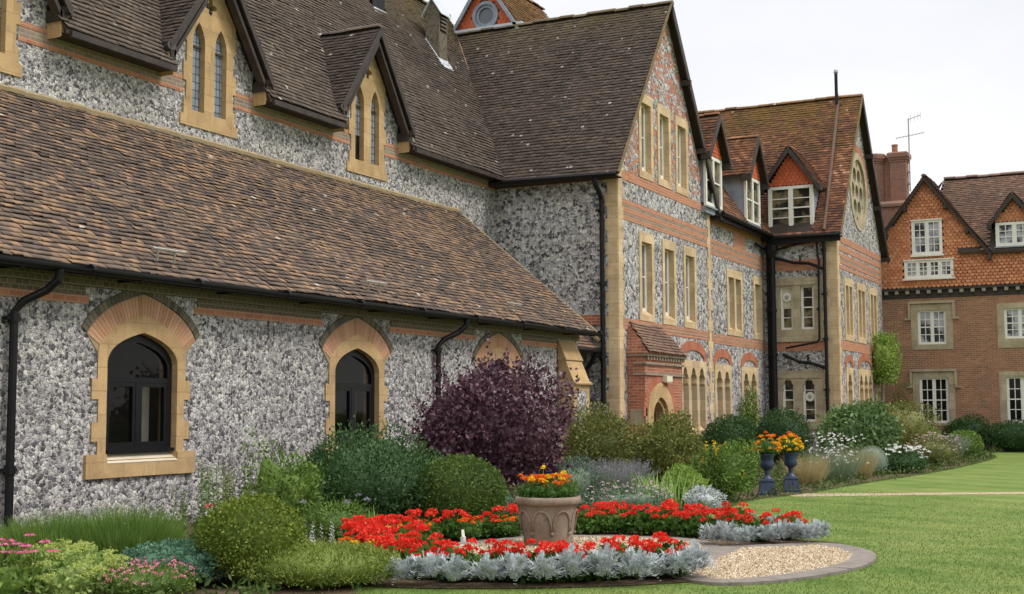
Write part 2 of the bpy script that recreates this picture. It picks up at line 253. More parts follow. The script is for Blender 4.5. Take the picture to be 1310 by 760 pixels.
# ------------------------------------------------------------------ geometry helpers
Z = np.array((0, 0, 1.))
class MB:
    def __init__(s): s.v = []; s.f = []; s.a = []
    def poly(s, pts): i = len(s.v); s.v += [tuple(p) for p in pts]; s.f.append(tuple(range(i, i+len(pts))))
    def mesh(s, v, fc): i = len(s.v); s.v += [tuple(p) for p in v]; s.f += [tuple(k+i for k in q) for q in fc]
    def hexa(s, c):   # 8 corners: 0-3 bottom loop, 4-7 top loop
        s.mesh(c, [(0, 3, 2, 1), (4, 5, 6, 7), (0, 1, 5, 4), (1, 2, 6, 5), (2, 3, 7, 6), (3, 0, 4, 7)])
    def box(s, x0, x1, y0, y1, z0, z1): s.hexa([(x0, y0, z0), (x1, y0, z0), (x1, y1, z0), (x0, y1, z0), (x0, y0, z1), (x1, y0, z1), (x1, y1, z1), (x0, y1, z1)])
    def fbox(s, fr, u0, u1, v0, v1, d0, d1): s.hexa([fr(u0, v0, d0), fr(u1, v0, d0), fr(u1, v0, d1), fr(u0, v0, d1), fr(u0, v1, d0), fr(u1, v1, d0), fr(u1, v1, d1), fr(u0, v1, d1)])
    def prism(s, fr, outer, holes=(), d0=0., d1=-.3, back=False):
        for d in ((d0, d1) if back else (d0,)):
            loops = [[Vector(fr(u, v, d)) for u, v in lp] for lp in [outer, *holes]]
            flat = [p for lp in loops for p in lp]; s.mesh(flat, tessellate_polygon(loops))
        for lp in [outer, *holes]:
            n = len(lp)
            for i in range(n):
                (ua, va), (ub, vb) = lp[i], lp[(i+1) % n]
                s.poly([fr(ua, va, d0), fr(ub, vb, d0), fr(ub, vb, d1), fr(ua, va, d1)])
    def tube(s, path, r, n=8, cap=True):
        P = [Vector(p) for p in path]; rr = r if isinstance(r, (list, tuple)) else [r]*len(P); base = len(s.v); ref = None
        for i, p in enumerate(P):
            t = (P[min(i+1, len(P)-1)]-P[max(i-1, 0)]).normalized()
            if ref is None: ref = t.orthogonal().normalized()
            ref = (ref-t*ref.dot(t)).normalized(); b = t.cross(ref)
            for k in range(n): a = 2*math.pi*k/n; s.v.append(tuple(p+(ref*math.cos(a)+b*math.sin(a))*rr[i]))
        for i in range(len(P)-1):
            for k in range(n): a = base+i*n+k; b2 = base+i*n+(k+1) % n; s.f.append((a, b2, b2+n, a+n))
        if cap: s.f.append(tuple(base+k for k in range(n))[::-1]); s.f.append(tuple(base+(len(P)-1)*n+k for k in range(n)))
    def lathe(s, prof, n=32, c=(0, 0, 0), sq=False):
        base = len(s.v)
        for r, z in prof:
            for k in range(n):
                a = 2*math.pi*(k+.5)/n; q = r/max(abs(math.cos(a)), abs(math.sin(a))) if sq else r
                s.v.append((c[0]+q*math.cos(a), c[1]+q*math.sin(a), c[2]+z))
        for i in range(len(prof)-1):
            for k in range(n): a = base+i*n+k; b = base+i*n+(k+1) % n; s.f.append((a, b, b+n, a+n))
        s.f.append(tuple(base+(len(prof)-1)*n+k for k in range(n))); s.f.append(tuple(base+k for k in range(n))[::-1])
    def beam(s, p0, p1, dn, th):   # board from p0 to p1, hanging dn down, thickness vector th
        p0, p1, th = Vector(p0), Vector(p1), Vector(th); D = Vector((0, 0, -dn))
        s.hexa([p0+D, p1+D, p1+D+th, p0+D+th, p0, p1, p1+th, p0+th])
    def split(s, name, mat, parent):
        for v, q in s.pieces(): link_mesh(name, v, q, mat, parent)
    def pieces(s):
        p = list(range(len(s.v)))
        def fd(i):
            while p[i] != i: p[i] = p[p[i]]; i = p[i]
            return i
        for q in s.f:
            for k in q[1:]: p[fd(k)] = fd(q[0])
        g = {}
        for q in s.f: g.setdefault(fd(q[0]), []).append(q)
        for fs in g.values():
            ix = sorted({k for q in fs for k in q}); m = {k: i for i, k in enumerate(ix)}; yield np.array([s.v[k] for k in ix]), [tuple(m[k] for k in q) for q in fs]
    def build(s, name, mat, parent=None, smooth=False): return link_mesh(name, np.array(s.v, float), s.f, mat, parent, smooth)
def setuv(me):
    nv = len(me.vertices); co = np.empty(nv*3); me.vertices.foreach_get('co', co); co = co.reshape(-1, 3)
    nf = len(me.polygons); nr = np.empty(nf*3); me.polygons.foreach_get('normal', nr); nr = nr.reshape(-1, 3)
    ls = np.empty(nf, int); lt = np.empty(nf, int); me.polygons.foreach_get('loop_start', ls); me.polygons.foreach_get('loop_total', lt)
    nl = len(me.loops); vi = np.empty(nl, int); me.loops.foreach_get('vertex_index', vi); fi = np.repeat(np.arange(nf), lt); n = nr[fi]; p = co[vi]
    t = np.cross(np.broadcast_to(Z, n.shape), n); ln = np.linalg.norm(t, axis=1); t[ln < .05] = (1, 0, 0); t /= np.maximum(np.linalg.norm(t, axis=1), 1e-9)[:, None]
    t *= np.where(np.abs(t[:, :1]) > np.abs(t[:, 1:2]), np.sign(t[:, :1]), np.sign(t[:, 1:2]+1e-12)); b = np.cross(n, t)
    uv = np.stack([(p*t).sum(1), (p*b).sum(1)], 1); uv[:, 1] *= np.where((b[:, 2] < 0) & (ln > .05), -1, 1)
    me.uv_layers.new(name='UVMap').data.foreach_set('uv', uv.ravel())
def link_mesh(name, v, fc, mat, parent=None, smooth=False, uv=True):
    me = bpy.data.meshes.new(name); me.from_pydata([tuple(p) for p in v], [], [tuple(q) for q in fc]); me.update()
    if uv: setuv(me)
    if smooth: me.polygons.foreach_set('use_smooth', [True]*len(me.polygons))
    return link(name, me, mat, parent)
def fast_mesh(name, v, fc):      # v (n,3), fc (m,k) constant k
    me = bpy.data.meshes.new(name); m, k = fc.shape; me.vertices.add(len(v)); me.vertices.foreach_set('co', np.ascontiguousarray(v, float).ravel())
    me.loops.add(m*k); me.loops.foreach_set('vertex_index', fc.ravel().astype(np.int32)); me.polygons.add(m)
    me.polygons.foreach_set('loop_start', np.arange(0, m*k, k, dtype=np.int32)); me.update(calc_edges=True); me.validate(); return me
def link(name, me, mat, parent=None):
    o = bpy.data.objects.new(name, me); COL.objects.link(o)
    if mat is not None: me.materials.append(MAT[mat])
    if parent is not None:
        o.parent = parent; o.matrix_parent_inverse = world_inv(parent)
    return o
def world_inv(o):
    m = Matrix.LocRotScale(o.location, o.rotation_euler, o.scale)
    if o.parent: m = Matrix.LocRotScale(o.parent.location, o.parent.rotation_euler, o.parent.scale) @ o.matrix_parent_inverse @ m
    return m.inverted()
def tag(o, label, cat, group=None, kind=None):
    o['label'] = label; o['category'] = cat
    if group: o['group'] = group
    if kind: o['kind'] = kind
    return o
def struct(o, kind='structure'): o['kind'] = kind; return o
def thing(name, label, cat, loc=(0, 0, 0), group=None):
    o = bpy.data.objects.new(name, None); COL.objects.link(o); o.location = loc; o.empty_display_size = .3; return tag(o, label, cat, group)
S = lambda y0: (lambda u, v, d: (u, y0-d, v))       # wall facing -Y (the lawn); u = world X
WF = lambda x0: (lambda u, v, d: (x0-d, u, v))      # wall facing -X; u = world Y
rect = lambda u0, u1, v0, v1: [(u0, v0), (u1, v0), (u1, v1), (u0, v1)]
def arch(uc, hw, v0, vs_, va, n=8, k=.78, kx=1.):          # pointed-arch outline, anticlockwise from bottom left
    r = va-vs_; pr = []
    for i in range(n+1):
        t = i/n; x = hw*((1-t)**2+2*t*(1-t)*kx); z = 2*t*(1-t)*k*r+t*t*r; pr.append((x, z))
    right = [(uc+x, vs_+z) for x, z in pr]; left = [(uc-x, vs_+z) for x, z in pr[:-1]][::-1]
    return [(uc-hw, v0), (uc+hw, v0)]+right+left
def circ(u, v, r, n=24, ry=None): return [(u+r*math.cos(2*math.pi*i/n), v+(ry or r)*math.sin(2*math.pi*i/n)) for i in range(n)]
def trefoil_light(uc, hw, v0, va):                  # narrow light with a cusped head
    s = va-1.35*hw; hw0 = hw; out = [(uc-hw, v0), (uc+hw, v0), (uc+hw, s-.55*hw), (uc+.78*hw, s-.3*hw)]
    out += [(uc+hw*.98*math.cos(a), s+.2*hw+hw*.55*math.sin(a)) for a in np.linspace(-.5, .9, 5)]
    out += [(uc+.6*hw, s+.72*hw), (uc+.5*hw, s+1.05*hw), (uc+.25*hw, va-.08*hw), (uc, va)]
    return out+[(2*uc-u, v) for u, v in out[2:-1]][::-1]
def voussoirs(mb, fr, inner, outer, n, d0, d1, gap=.1):
    def res(pl, m):
        q = np.array(pl, float); seg = np.r_[0, np.cumsum(np.hypot(*np.diff(q, axis=0).T))]; t = np.linspace(0, seg[-1], m)
        return np.stack([np.interp(t, seg, q[:, 0]), np.interp(t, seg, q[:, 1])], 1)
    a = res(inner, n*10+1); b = res(outer, n*10+1)
    for i in range(n):
        k0, k1 = i*10+(1 if gap else 0), i*10+10
        c = [a[k0], b[k0], b[k1], a[k1]]; mb.hexa([fr(*p, d1) for p in c]+[fr(*p, d0) for p in c])
def head(uc, hw, vs_, va, n=10, k=.78, kx=1.):             # just the arch curve, left to right
    a = arch(uc, hw, vs_, vs_, va, n, k, kx)[2:]; return a[::-1]
def cyl_path(pts): return pts
def tiles(name, mat, parent, O, U, W, ulen, slen, keep=None, tw=.165, ga=.1, th=.016, tilt=.02, seed=1, scallop=False, n_=None):
    """rows of single tiles on the plane O + u*U + s*W; every tile is an island with its own slight set"""
    rg = np.random.default_rng(seed); O, U, W = (np.array(a, float) for a in (O, U, W)); U /= np.linalg.norm(U); W /= np.linalg.norm(W)
    N = np.cross(U, W); N = N/np.linalg.norm(N)
    if n_ is not None and N@np.array(n_, float) < 0: N = -N
    if n_ is None and N[2] < 0: N = -N
    nr, nc = int(slen/ga), int(ulen/tw)+1
    r, c = np.meshgrid(np.arange(nr), np.arange(nc), indexing='ij'); r = r.ravel(); c = c.ravel()
    u0 = c*tw-(r % 2)*tw/2; u1 = np.minimum(u0+tw-.004, ulen); u0 = np.maximum(u0, 0); s0 = r*ga
    ok = u1-u0 > .02; cen = O+((u0+u1)/2)[:, None]*U+(s0+ga*.5)[:, None]*W
    if keep is not None: ok &= keep(cen[:, 0], cen[:, 1], cen[:, 2])
    u0, u1, s0 = u0[ok], u1[ok], s0[ok]; n = len(u0)
    s0 = s0+rg.normal(0, .004, n); j = rg.normal(0, .0035, n); sk = rg.normal(0, .004, n); hb = th+tilt; sag = .014*np.sin(u0*.83+seed)+.012*np.sin(s0*1.9+u0*.41+seed*2)+.008*np.sin(u0*3.1+s0)
    def P(u, s, h): return O+u[:, None]*U+s[:, None]*W+h[:, None]*N
    h0 = np.maximum(hb+j, .008)+np.maximum(sag, -.012); o1 = np.ones(n)
    if scallop:
        um = (u0+u1)/2; q = (u1-u0)/2
        pts = [P(u0, s0+ga*.55, h0), P(um-q*.72, s0+ga*.14, h0), P(um, s0-ga*.04, h0), P(um+q*.72, s0+ga*.14, h0), P(u1, s0+ga*.55, h0), P(u1, s0+ga*1.25, o1*.004), P(u0, s0+ga*1.25, o1*.004)]
        lo = [P(u0, s0+ga*.55, h0-th), P(um-q*.72, s0+ga*.14, h0-th), P(um, s0-ga*.04, h0-th), P(um+q*.72, s0+ga*.14, h0-th), P(u1, s0+ga*.55, h0-th)]
        v = np.stack(pts+lo, 1).reshape(-1, 3); base = np.arange(n)[:, None]*12
        top = [tuple(b+np.arange(7)) for b in base[:, 0]]; fc = list(top)
        for b in base[:, 0]:
            for k in range(4): fc.append((b+k, b+7+k, b+8+k, b+k+1))
        me = bpy.data.meshes.new(name); me.from_pydata(v.tolist(), [], [tuple(int(x) for x in q) for q in fc]); me.update()
        return link(name, me, mat, parent)
    v = np.stack([P(u0, s0+sk, h0), P(u1, s0-sk, h0+j), P(u1, s0+ga*1.22, o1*.004+np.maximum(sag, -.012)), P(u0, s0+ga*1.22, o1*.004+np.maximum(sag, -.012)), P(u0, s0+sk, h0-th), P(u1, s0-sk, h0+j-th)], 1).reshape(-1, 3)
    b = np.arange(n)[:, None]*6; fc = np.concatenate([b+np.array([[0, 1, 2, 3]]), b+np.array([[0, 4, 5, 1]])])
    return link(name, fast_mesh(name, v, fc), mat, parent)
def ridge_tiles(name, mat, parent, p0, p1, r=.12, ln=.42):
    mb = MB(); p0, p1 = Vector(p0), Vector(p1); d = p1-p0; n = max(1, int(d.length/ln)); t = d.normalized(); sd = t.cross(Vector((0, 0, 1))).normalized(); upv = sd.cross(t)
    for i in range(n):
        a, b = p0+d*(i/n)+t*.004, p0+d*((i+1)/n)-t*.004; dz = random.uniform(-.02, .02); q = []
        for p, rr in ((a, r), (b, r*1.06)):
            for k in range(7): an = math.pi*k/6; q.append(p+sd*math.cos(an)*rr+upv*(math.sin(an)*rr*.8+dz-.05))
        mb.mesh(q, [(k, k+1, k+8, k+7) for k in range(6)]+[tuple(range(7)), tuple(range(13, 6, -1))])
    return mb.build(name, mat, parent)
def sash(parent, fr, u0, u1, v0, v1, d=-.12, lights=1, cols=1, rows=2, fw=.055, bw=.02, mat='white', gl='glass', names=('window_frame', 'pane'), th=.06):
    """white joinery: outer frame, mullions, glazing bars; and its sheet of glass just behind"""
    mb = MB(); q = .001
    mb.fbox(fr, u0, u0+fw, v0, v1, d, d-th); mb.fbox(fr, u1-fw, u1, v0, v1, d, d-th); mb.fbox(fr, u0+fw, u1-fw, v1-fw, v1, d-q, d-th); mb.fbox(fr, u0+fw, u1-fw, v0, v0+fw*1.3, d+q, d-th)
    lw = (u1-u0-2*fw)/lights
    for i in range(lights):
        a, b = u0+fw+i*lw, u0+fw+(i+1)*lw
        if i: mb.fbox(fr, a-fw*.5, a+fw*.5, v0+fw*1.3, v1-fw, d-.003, d-th); a += fw*.5
        if i < lights-1: b -= fw*.5
        s = bw*1.1
        for x0, x1 in ((a, a+s), (b-s, b)): mb.fbox(fr, x0, x1, v0+fw*1.3, v1-fw, d-.012, d-th)
        for c in range(1, cols): x = a+(b-a)*c/cols; mb.fbox(fr, x-bw/2, x+bw/2, v0+fw*1.3, v1-fw, d-.017, d-th)
        for r in range(1, rows): y = v0+fw*1.3+(v1-v0-2.3*fw)*r/rows; h = bw*(1.6 if (rows % 2 == 0 and r == rows//2) else 1); mb.fbox(fr, a, b, y-h/2, y+h/2, d-.02, d-th)
    mb.build(names[0], mat, parent)
    g = MB(); g.poly([fr(u0+.01, v0+.01, d-th+.02), fr(u1-.01, v0+.01, d-th+.02), fr(u1-.01, v1-.01, d-th+.02), fr(u0+.01, v1-.01, d-th+.02)]); g.build(names[1], gl, parent)
def part_empty(name, parent, loc):
    o = bpy.data.objects.new(name, None); COL.objects.link(o); o.location = loc; o.parent = parent; o.matrix_parent_inverse = world_inv(parent); return o
def pipe(name, parent, path, r=.045, collars=(), mat='black', n=10):
    mb = MB(); mb.tube(path, r, n)
    for x, y, z in collars: mb.tube([(x, y, z-.05), (x, y, z+.05)], r*1.35, n); mb.box(x-r*2, x+r*2, y-.01, y+r*1.9, z-.018, z+.018)
    return mb.build(name, mat, parent)
def quoins(fr, u, sgn, v0, v1, short, long_, h=.31, d0=.014, d1=-.02, mb=None, first=0):
    """alternating long and short corner stones running up from v0; sgn = side they grow to"""
    v, i = v0, first
    while v < v1-.05:
        t = min(v+h, v1); wd = long_ if i % 2 else short
        a, b = sorted((u, u+sgn*wd)); mb.fbox(fr, a, b, v+.002, t-.002, d0+(i % 2)*.001, d1); v = t; i += 1

# ================================================================== ground
def ground_poly(name, pts, z, mat, thick=0):
    mb = MB(); fr = lambda u, v, d: (u, v, z+d)
    mb.prism(fr, pts, d0=0, d1=-thick if thick else -.003); return struct(mb.build(name, mat))
def smooth_loop(pts, n=6):
    P = np.array(pts, float); m = len(P); out = []
    for i in range(m):
        p0, p1, p2, p3 = P[i-1], P[i], P[(i+1) % m], P[(i+2) % m]
        for k in range(n):
            t = k/n; out.append(tuple(.5*((2*p1)+(-p0+p2)*t+(2*p0-5*p1+4*p2-p3)*t*t+(-p0+3*p1-3*p2+p3)*t**3)))
    return out
g = MB(); g.poly([(-300, -400, 0), (500, -400, 0), (500, 400, 0), (-300, 400, 0)]); struct(g.build('lawn', 'grass'))
BED = smooth_loop([(3, 16), (2, 11.5), (6.2, 9.6), (8.6, 7.3), (9.5, 6.35), (10.6, 7.2), (13, 8.9), (15.6, 8.0), (17.6, 7.0), (19.9, 6.5), (22.4, 6.75), (24.4, 6.35), (27, 6.15), (30, 5.9), (33, 5.55), (37.5, 5.3), (43.5, 5.25), (46.3, 5.6), (48.5, 6.5), (50.3, 5.2), (50.6, 2.0), (51.9, 1.8), (52.3, 11.5), (44, 13), (30, 16)], 4)
ground_poly('flower_bed_soil', BED, .006, 'soil')
RING = smooth_loop([(10.2, 6.5), (10.38, 5.82), (10.77, 5.1), (11.28, 4.46), (11.82, 4.02), (12.1, 4.05), (12.4, 4.5), (13.5, 4.5), (14.3, 4.7), (14.6, 4.7), (14.7, 4.2), (15.2, 3.6), (15.8, 3.7), (16.0, 4.6), (16.3, 5.6), (16.6, 6.7), (16.2, 7.8), (15.2, 8.6), (14.0, 9.2), (12.9, 9.1), (11.4, 8.0), (10.4, 7.3)], 5)
ground_poly('ring_bed_soil', RING, .012, 'soil')
LOBE = [(15.55, 3.85), (15.25, 3.35), (14.55, 2.98), (13.6, 2.88), (12.7, 3.05), (11.85, 3.45), (11.6, 3.95), (12.2, 4.55), (13, 4.62), (14.3, 4.72), (14.75, 4.72), (15.1, 4.3)]
INNER = [(15.05, 6.9), (15.3, 6.2), (15.3, 5.4), (14.9, 4.9), (14.24, 4.62), (13.5, 4.5), (12.9, 4.85), (12.6, 5.6), (12.5, 6.4), (12.6, 7.3), (13.0, 7.75), (13.5, 7.72), (14.1, 7.5), (14.7, 7.3)]
lobe = smooth_loop(LOBE); inner = smooth_loop(INNER)
def inset(lp, d):
    P = np.array(lp); c = P.mean(0); T = np.roll(P, -1, 0)-np.roll(P, 1, 0); Nn = np.stack([-T[:, 1], T[:, 0]], 1); Nn /= np.linalg.norm(Nn, axis=1)[:, None]
    s = np.sign(((c-P)*Nn).sum(1)).mean(); return [tuple(p) for p in P+Nn*d*np.sign(s)]
def kerb_ring(name, lp, wd, z, n):
    """a ring of single edging stones"""
    inn = inset(lp, wd); mb = MB(); m = len(lp)
    for k in range(0, m, n):
        i, j = k, (k+n) % m; idx = [(k+q) % m for q in range(n+1)]
        a = [lp[q] for q in idx]; b = [inn[q] for q in idx]; sh = .012
        top = [Vector((*p, z+random.uniform(-.004, .004))) for p in a]+[Vector((*p, z)) for p in b[::-1]]
        c = sum(top, Vector())/len(top); top = [c+(p-c)*(1-sh) for p in top]; base = [Vector((p.x, p.y, 0)) for p in top]; L_ = len(top)
        mb.mesh(top+base, [tuple(range(L_))]+[(q, (q+1) % L_, L_+(q+1) % L_, L_+q) for q in range(L_)])
    return struct(mb.build(name, 'kerb'))
ground_poly('gravel_path', inset(lobe, .12), .017, 'gravel'); ground_poly('gravel_circle', inset(inner, .06), .022, 'gravel')
kerb_ring('kerb', lobe, .26, .03, 3); kerb_ring('kerb', inner, .2, .034, 3)
ground_poly('far_path', [(24.4, 6.75), (23.7, 6.3), (25.55, 3.6), (29.2, -2.5), (34.4, -13), (34.9, -12.6), (29.75, -2.2), (26.05, 3.8)], .005, 'gravel')
# pebbles lying loose on the gravel
def inside(P, poly):
    x, y = P[:, 0], P[:, 1]; r = np.zeros(len(P), bool); q = np.array(poly)
    for (x1, y1), (x2, y2) in zip(q, np.roll(q, -1, 0)):
        c = (y1 > y) != (y2 > y); r ^= c & (x < (x2-x1)*(y-y1)/(y2-y1+1e-12)+x1)
    return r
def pebbles(name, poly, n, z, seed):
    rg = np.random.default_rng(seed); q = np.array(poly); P = rg.uniform(q.min(0), q.max(0), (n, 2)); P = P[inside(P, poly)]; n = len(P)
    oc = np.array([(1, 0, 0), (-1, 0, 0), (0, 1, 0), (0, -1, 0), (0, 0, 1), (0, 0, -1)], float); fc = np.array([(0, 2, 4), (2, 1, 4), (1, 3, 4), (3, 0, 4), (2, 0, 5), (1, 2, 5), (3, 1, 5), (0, 3, 5)])
    s = rg.uniform(.007, .017, (n, 1, 1))*rg.uniform(.6, 1.2, (n, 1, 3)); a = rg.uniform(0, 6.28, n); ro = np.zeros((n, 3, 3)); ro[:, 0, 0] = ro[:, 1, 1] = np.cos(a); ro[:, 0, 1] = -np.sin(a); ro[:, 1, 0] = np.sin(a); ro[:, 2, 2] = 1
    v = np.einsum('nij,nkj->nki', ro, oc[None]*s)+np.concatenate([P, np.full((n, 1), z+.004)], 1)[:, None]
    return struct(link(name, fast_mesh(name, v.reshape(-1, 3), (np.arange(n)[:, None, None]*6+fc[None]).reshape(-1, 3)), 'pebble'), 'stuff')
pebbles('loose_pebbles', inset(lobe, .25), 15000, .018, 3); pebbles('loose_pebbles', inset(inner, .2), 12000, .024, 4)

# ================================================================== flint chapel: nave, low aisle, wall dormers
CH = thing('flint_chapel', 'flint chapel with a long low tiled aisle, black arched windows and steep dark roof', 'chapel', (18, 12.6, 0))
NS, N0, NZ = 1.46, 15.5, 7.66                                         # nave roof pitch and eave line
nz_at = lambda y: NZ+NS*(y-N0)
A = S(12.6); WIN = [13.7, 18.95, 24.25]; AW0 = [3.2, 8.45]
wa = MB(); holes = [arch(u, .74, .93, 2.27, 2.72, 8, .66, .95) for u in AW0+WIN]
wa.prism(A, rect(-4, 28.3, -.1, 3.45), holes, 0, -.1); wa.poly([(28.3, 12.7, -.1), (28.3, 15.9, -.1), (28.3, 15.9, 6.35), (28.3, 12.7, 3.45)])
wa.build('wall', 'flint', CH)
# eaves courses: one orange course, two dark courses, corbelled dark brick up to the gutter
bo, bd = MB(), MB()
edges = [-4]+[e for u in AW0+WIN for e in (u-1.03, u+1.03)]+[27.2]
for a, b in zip(edges[::2], edges[1::2]):
    bo.fbox(A, a, b, 2.985, 3.092, .012, -.02); bd.fbox(A, a+.06, b-.06, 3.095, 3.21, .016, -.02)
bd.fbox(A, -4, 28.3, 3.212, 3.46, .05, -.02)
bo.split('orange_course', 'brick_orange', CH); bd.split('dark_course', 'brick_dark', CH)
def aisle_window(u):
    s = MB(); hole = arch(u, .68, .953, 2.25, 2.66, 10, .66, .95)
    oc = head(u, .86, 2.40, 2.9, 10, .64, .84)
    out = [(u-.84, .95), (u+.84, .95)]; v, i = .95, 0
    q = [(.84, .95)]
    for vb, vt, wd in ((.95, 1.2, .83), (1.2, 1.45, .94), (1.45, 1.75, .83), (1.75, 2.02, .95), (2.02, 2.38, .85)): q += [(wd, vb), (wd, vt)]
    outer = [(u+a, b) for a, b in q[1:]]+[(p, z) for p, z in oc[::-1][1:-1]]+[(u-a, b) for a, b in q[1:][::-1]]
    s.prism(A, outer, [hole], .022, -.05); n = len(hole)
    for k in range(n):
        if k == 0: continue
        (ua, va), (ub, vb) = hole[k], hole[(k+1) % n]; ins = lambda p, q_: (u+(p-u)*.99, q_-.006 if q_ > 1.1 else q_)
        s.poly([A(ua, va, .022), A(ub, vb, .022), A(*ins(ub, vb), -.055), A(*ins(ua, va), -.055)])
        s.poly([A(*ins(ua, va), -.055), A(*ins(ub, vb), -.055), A(*ins(ub, vb), -.3), A(*ins(ua, va), -.3)])
    w_ = s.build('window', 'stone', CH)
    sl_ = MB(); sl_.hexa([A(u-.68, .90, .05), A(u+.68, .90, .05), A(u+.66, .90, -.16), A(u-.66, .90, -.16), A(u-.68, .915, .057), A(u+.68, .915, .057), A(u+.66, 1.062, -.16), A(u-.66, 1.062, -.16)]); sl_.build('sill', 'stone_pale', w_)
    e_ = MB(); e_.fbox(A, u-1.05, u-.681, .72, 1.03, .05, -.02); e_.fbox(A, u+.681, u+1.05, .72, 1.03, .05, -.02); e_.fbox(A, u-.681, u+.681, .722, .899, .049, -.02); e_.build('sill_stop', 'stone', w_)
    bk = MB(); o1 = head(u, 1.02, 2.40, 3.22, 12, .6); i1 = [(a, max(b, 2.14)) for a, b in oc]
    v1 = MB(); voussoirs(v1, A, oc[1:-1], head(u, 1.05, 2.60, 3.18, 12, .66, .8), 36, .018, -.05); v1.build('brick_arch', 'vous_orange', w_)
    v2 = MB(); voussoirs(v2, A, head(u, 1.06, 2.61, 3.195, 12, .66, .8), head(u, 1.15, 2.68, 3.31, 12, .66, .8), 34, .026, -.05); v2.build('dark_brick_arch', 'vous_dark', w_)
    bk.prism(A, head(u, 1.055, 2.605, 3.19, 12, .66, .8)[::-1]+[(u-.86, 2.38)]+head(u, .80, 2.38, 2.82, 12, .64, .84)+[(u+.86, 2.38)], (), .01, -.03); bk.build('mortar_backing', 'mortar', w_)
    fr_ = MB(); fo = arch(u, .676, 1.05, 2.25, 2.65, 10, .66, .95); fi = arch(u, .585, 1.11, 2.18, 2.53, 10, .68, .95); fr_.prism(A, fo, [fi], -.075, -.15)
    fr_.fbox(A, u-.585, u+.585, 1.985, 2.05, -.073, -.15); fr_.fbox(A, u-.035, u+.035, 1.11, 1.985, -.074, -.15); fr_.fbox(A, u-.62, u+.67, 1.04, 1.085, -.0, -.14)
    for a, b in ((u-.585, u-.035), (u+.035, u+.585)): fr_.prism(A, rect(a, b, 1.11, 1.985), [rect(a+.055, b-.055, 1.175, 1.925)], -.08, -.14)
    fr_.build('window_frame', 'black', w_)
    p_ = MB(); p_.prism(A, arch(u, .64, 1.07, 2.2, 2.6, 10, .66, .95), (), -.115, -.12); p_.build('pane', 'clear_glass', w_)
    rm = MB(); x0, x1, y0, y1, z0, z1 = u-1.1, u+1.1, 12.92, 15.2, .4, 2.95
    for q4 in ([(x0, y1, z0), (x1, y1, z0), (x1, y1, z1), (x0, y1, z1)], [(x0, y0, z0), (x0, y1, z0), (x0, y1, z1), (x0, y0, z1)], [(x1, y0, z0), (x1, y1, z0), (x1, y1, z1), (x1, y0, z1)], [(x0, y0, z0), (x1, y0, z0), (x1, y1, z0), (x0, y1, z0)], [(x0, y0, z1), (x1, y0, z1), (x1, y1, z1), (x0, y1, z1)]): rm.poly(q4)
    for a, b in ((x0, u-.67), (u+.67, x1)): rm.poly([(a, y0, z0), (b, y0, z0), (b, y0, z1), (a, y0, z1)])
    rm.build('room', 'room', w_)
    ct = MB(); n = 14
    for a, b in ((u+.44, u+.58), (u-.74, u-.66)):
        q = [(a+(b-a)*k/n, 13.02+.025*math.sin(k*2.1)) for k in range(n+1)]
        for (xa, ya), (xb, yb) in zip(q, q[1:]): ct.poly([(xa, ya, 1.0), (xb, yb, 1.0), (xb, yb, 2.0), (xa, ya, 2.0)])
    ct.build('curtain', 'curtain', w_)
for u in AW0+WIN: aisle_window(u)
# aisle roof
aO = np.array((-4, 12.2, 3.42)); aW = np.array((0, 3.7, 3.1)); aL = float(np.linalg.norm(aW))
tiles('aisle_roof_tiles', 'tile_aisle', CH, aO, (1, 0, 0), aW, 32.45, aL, tw=.155, ga=.112, seed=2)
ur = MB(); ur.hexa([(-4, 12.22, 3.36), (28.42, 12.22, 3.36), (28.42, 15.95, 6.47), (-4, 15.95, 6.47), (-4, 12.2, 3.415), (28.42, 12.2, 3.415), (28.42, 15.9, 6.52), (-4, 15.9, 6.52)])
ur.fbox(A, -4, 28.3, 3.40, 3.43, .34, .0); ur.build('roof', 'soffit', CH)
fl = MB()
for i in range(100): a = -4+i*.324; fl.tube([(a, 15.86, 6.54+random.uniform(-.01, .01)), (a+.33, 15.86, 6.54+random.uniform(-.01, .01))], .06, 6)
fl.build('mortar_fillet', 'mortar', CH)
vg = MB(); vg.beam((28.44, 12.16, 3.42), (28.44, 15.9, 6.55), .09, (.05, 0, 0)); vg.build('verge', 'mortar', CH)
gt = MB()
N_ = 9
for i in range(16):
    a = -4+i*2.03; b = a+2.03; pr = [(12.11+.062*math.cos(t), 3.37+.062*math.sin(t)) for t in np.linspace(math.pi, 2*math.pi, N_)]
    gt.mesh([(a, y, z) for y, z in pr]+[(b, y, z) for y, z in pr], [(k, k+1, k+N_+1, k+N_) for k in range(N_-1)]); gt.tube([(b-.04, 12.11, 3.37), (b+.02, 12.11, 3.37)], .07, 10); gt.box(a+.9, a+.93, 12.1, 12.55, 3.3, 3.33)
gt.box(-4, 28.4, 12.18, 12.21, 3.30, 3.42); gt.build('gutter', 'black', CH)
for x, dx in ((11.37, .33), (21.57, .42)):
    pipe('downpipe', CH, [(x+dx, 12.11, 3.33), (x+dx, 12.13, 3.2), (x+dx*.8, 12.25, 3.07), (x+dx*.25, 12.44, 2.93), (x, 12.5, 2.8), (x, 12.5, 0)], .052, [(x, 12.5, 2.72), (x, 12.5, .9)])
for u in (13.9, 19.15, 24.45):
    b = MB(); z0, y0 = 3.62, 12.36
    for k in (-.17, .17): b.tube([(u+k, y0+.1, z0+.03), (u+k-.05, y0+.0, z0+.02), (u+k-.07, y0-.03, z0+.17)], .014, 6)
    b.tube([(u-.36, y0-.04, z0+.18), (u+.3, y0-.04, z0+.18)], .02, 6); b.build('roof_bracket', 'steel', CH)
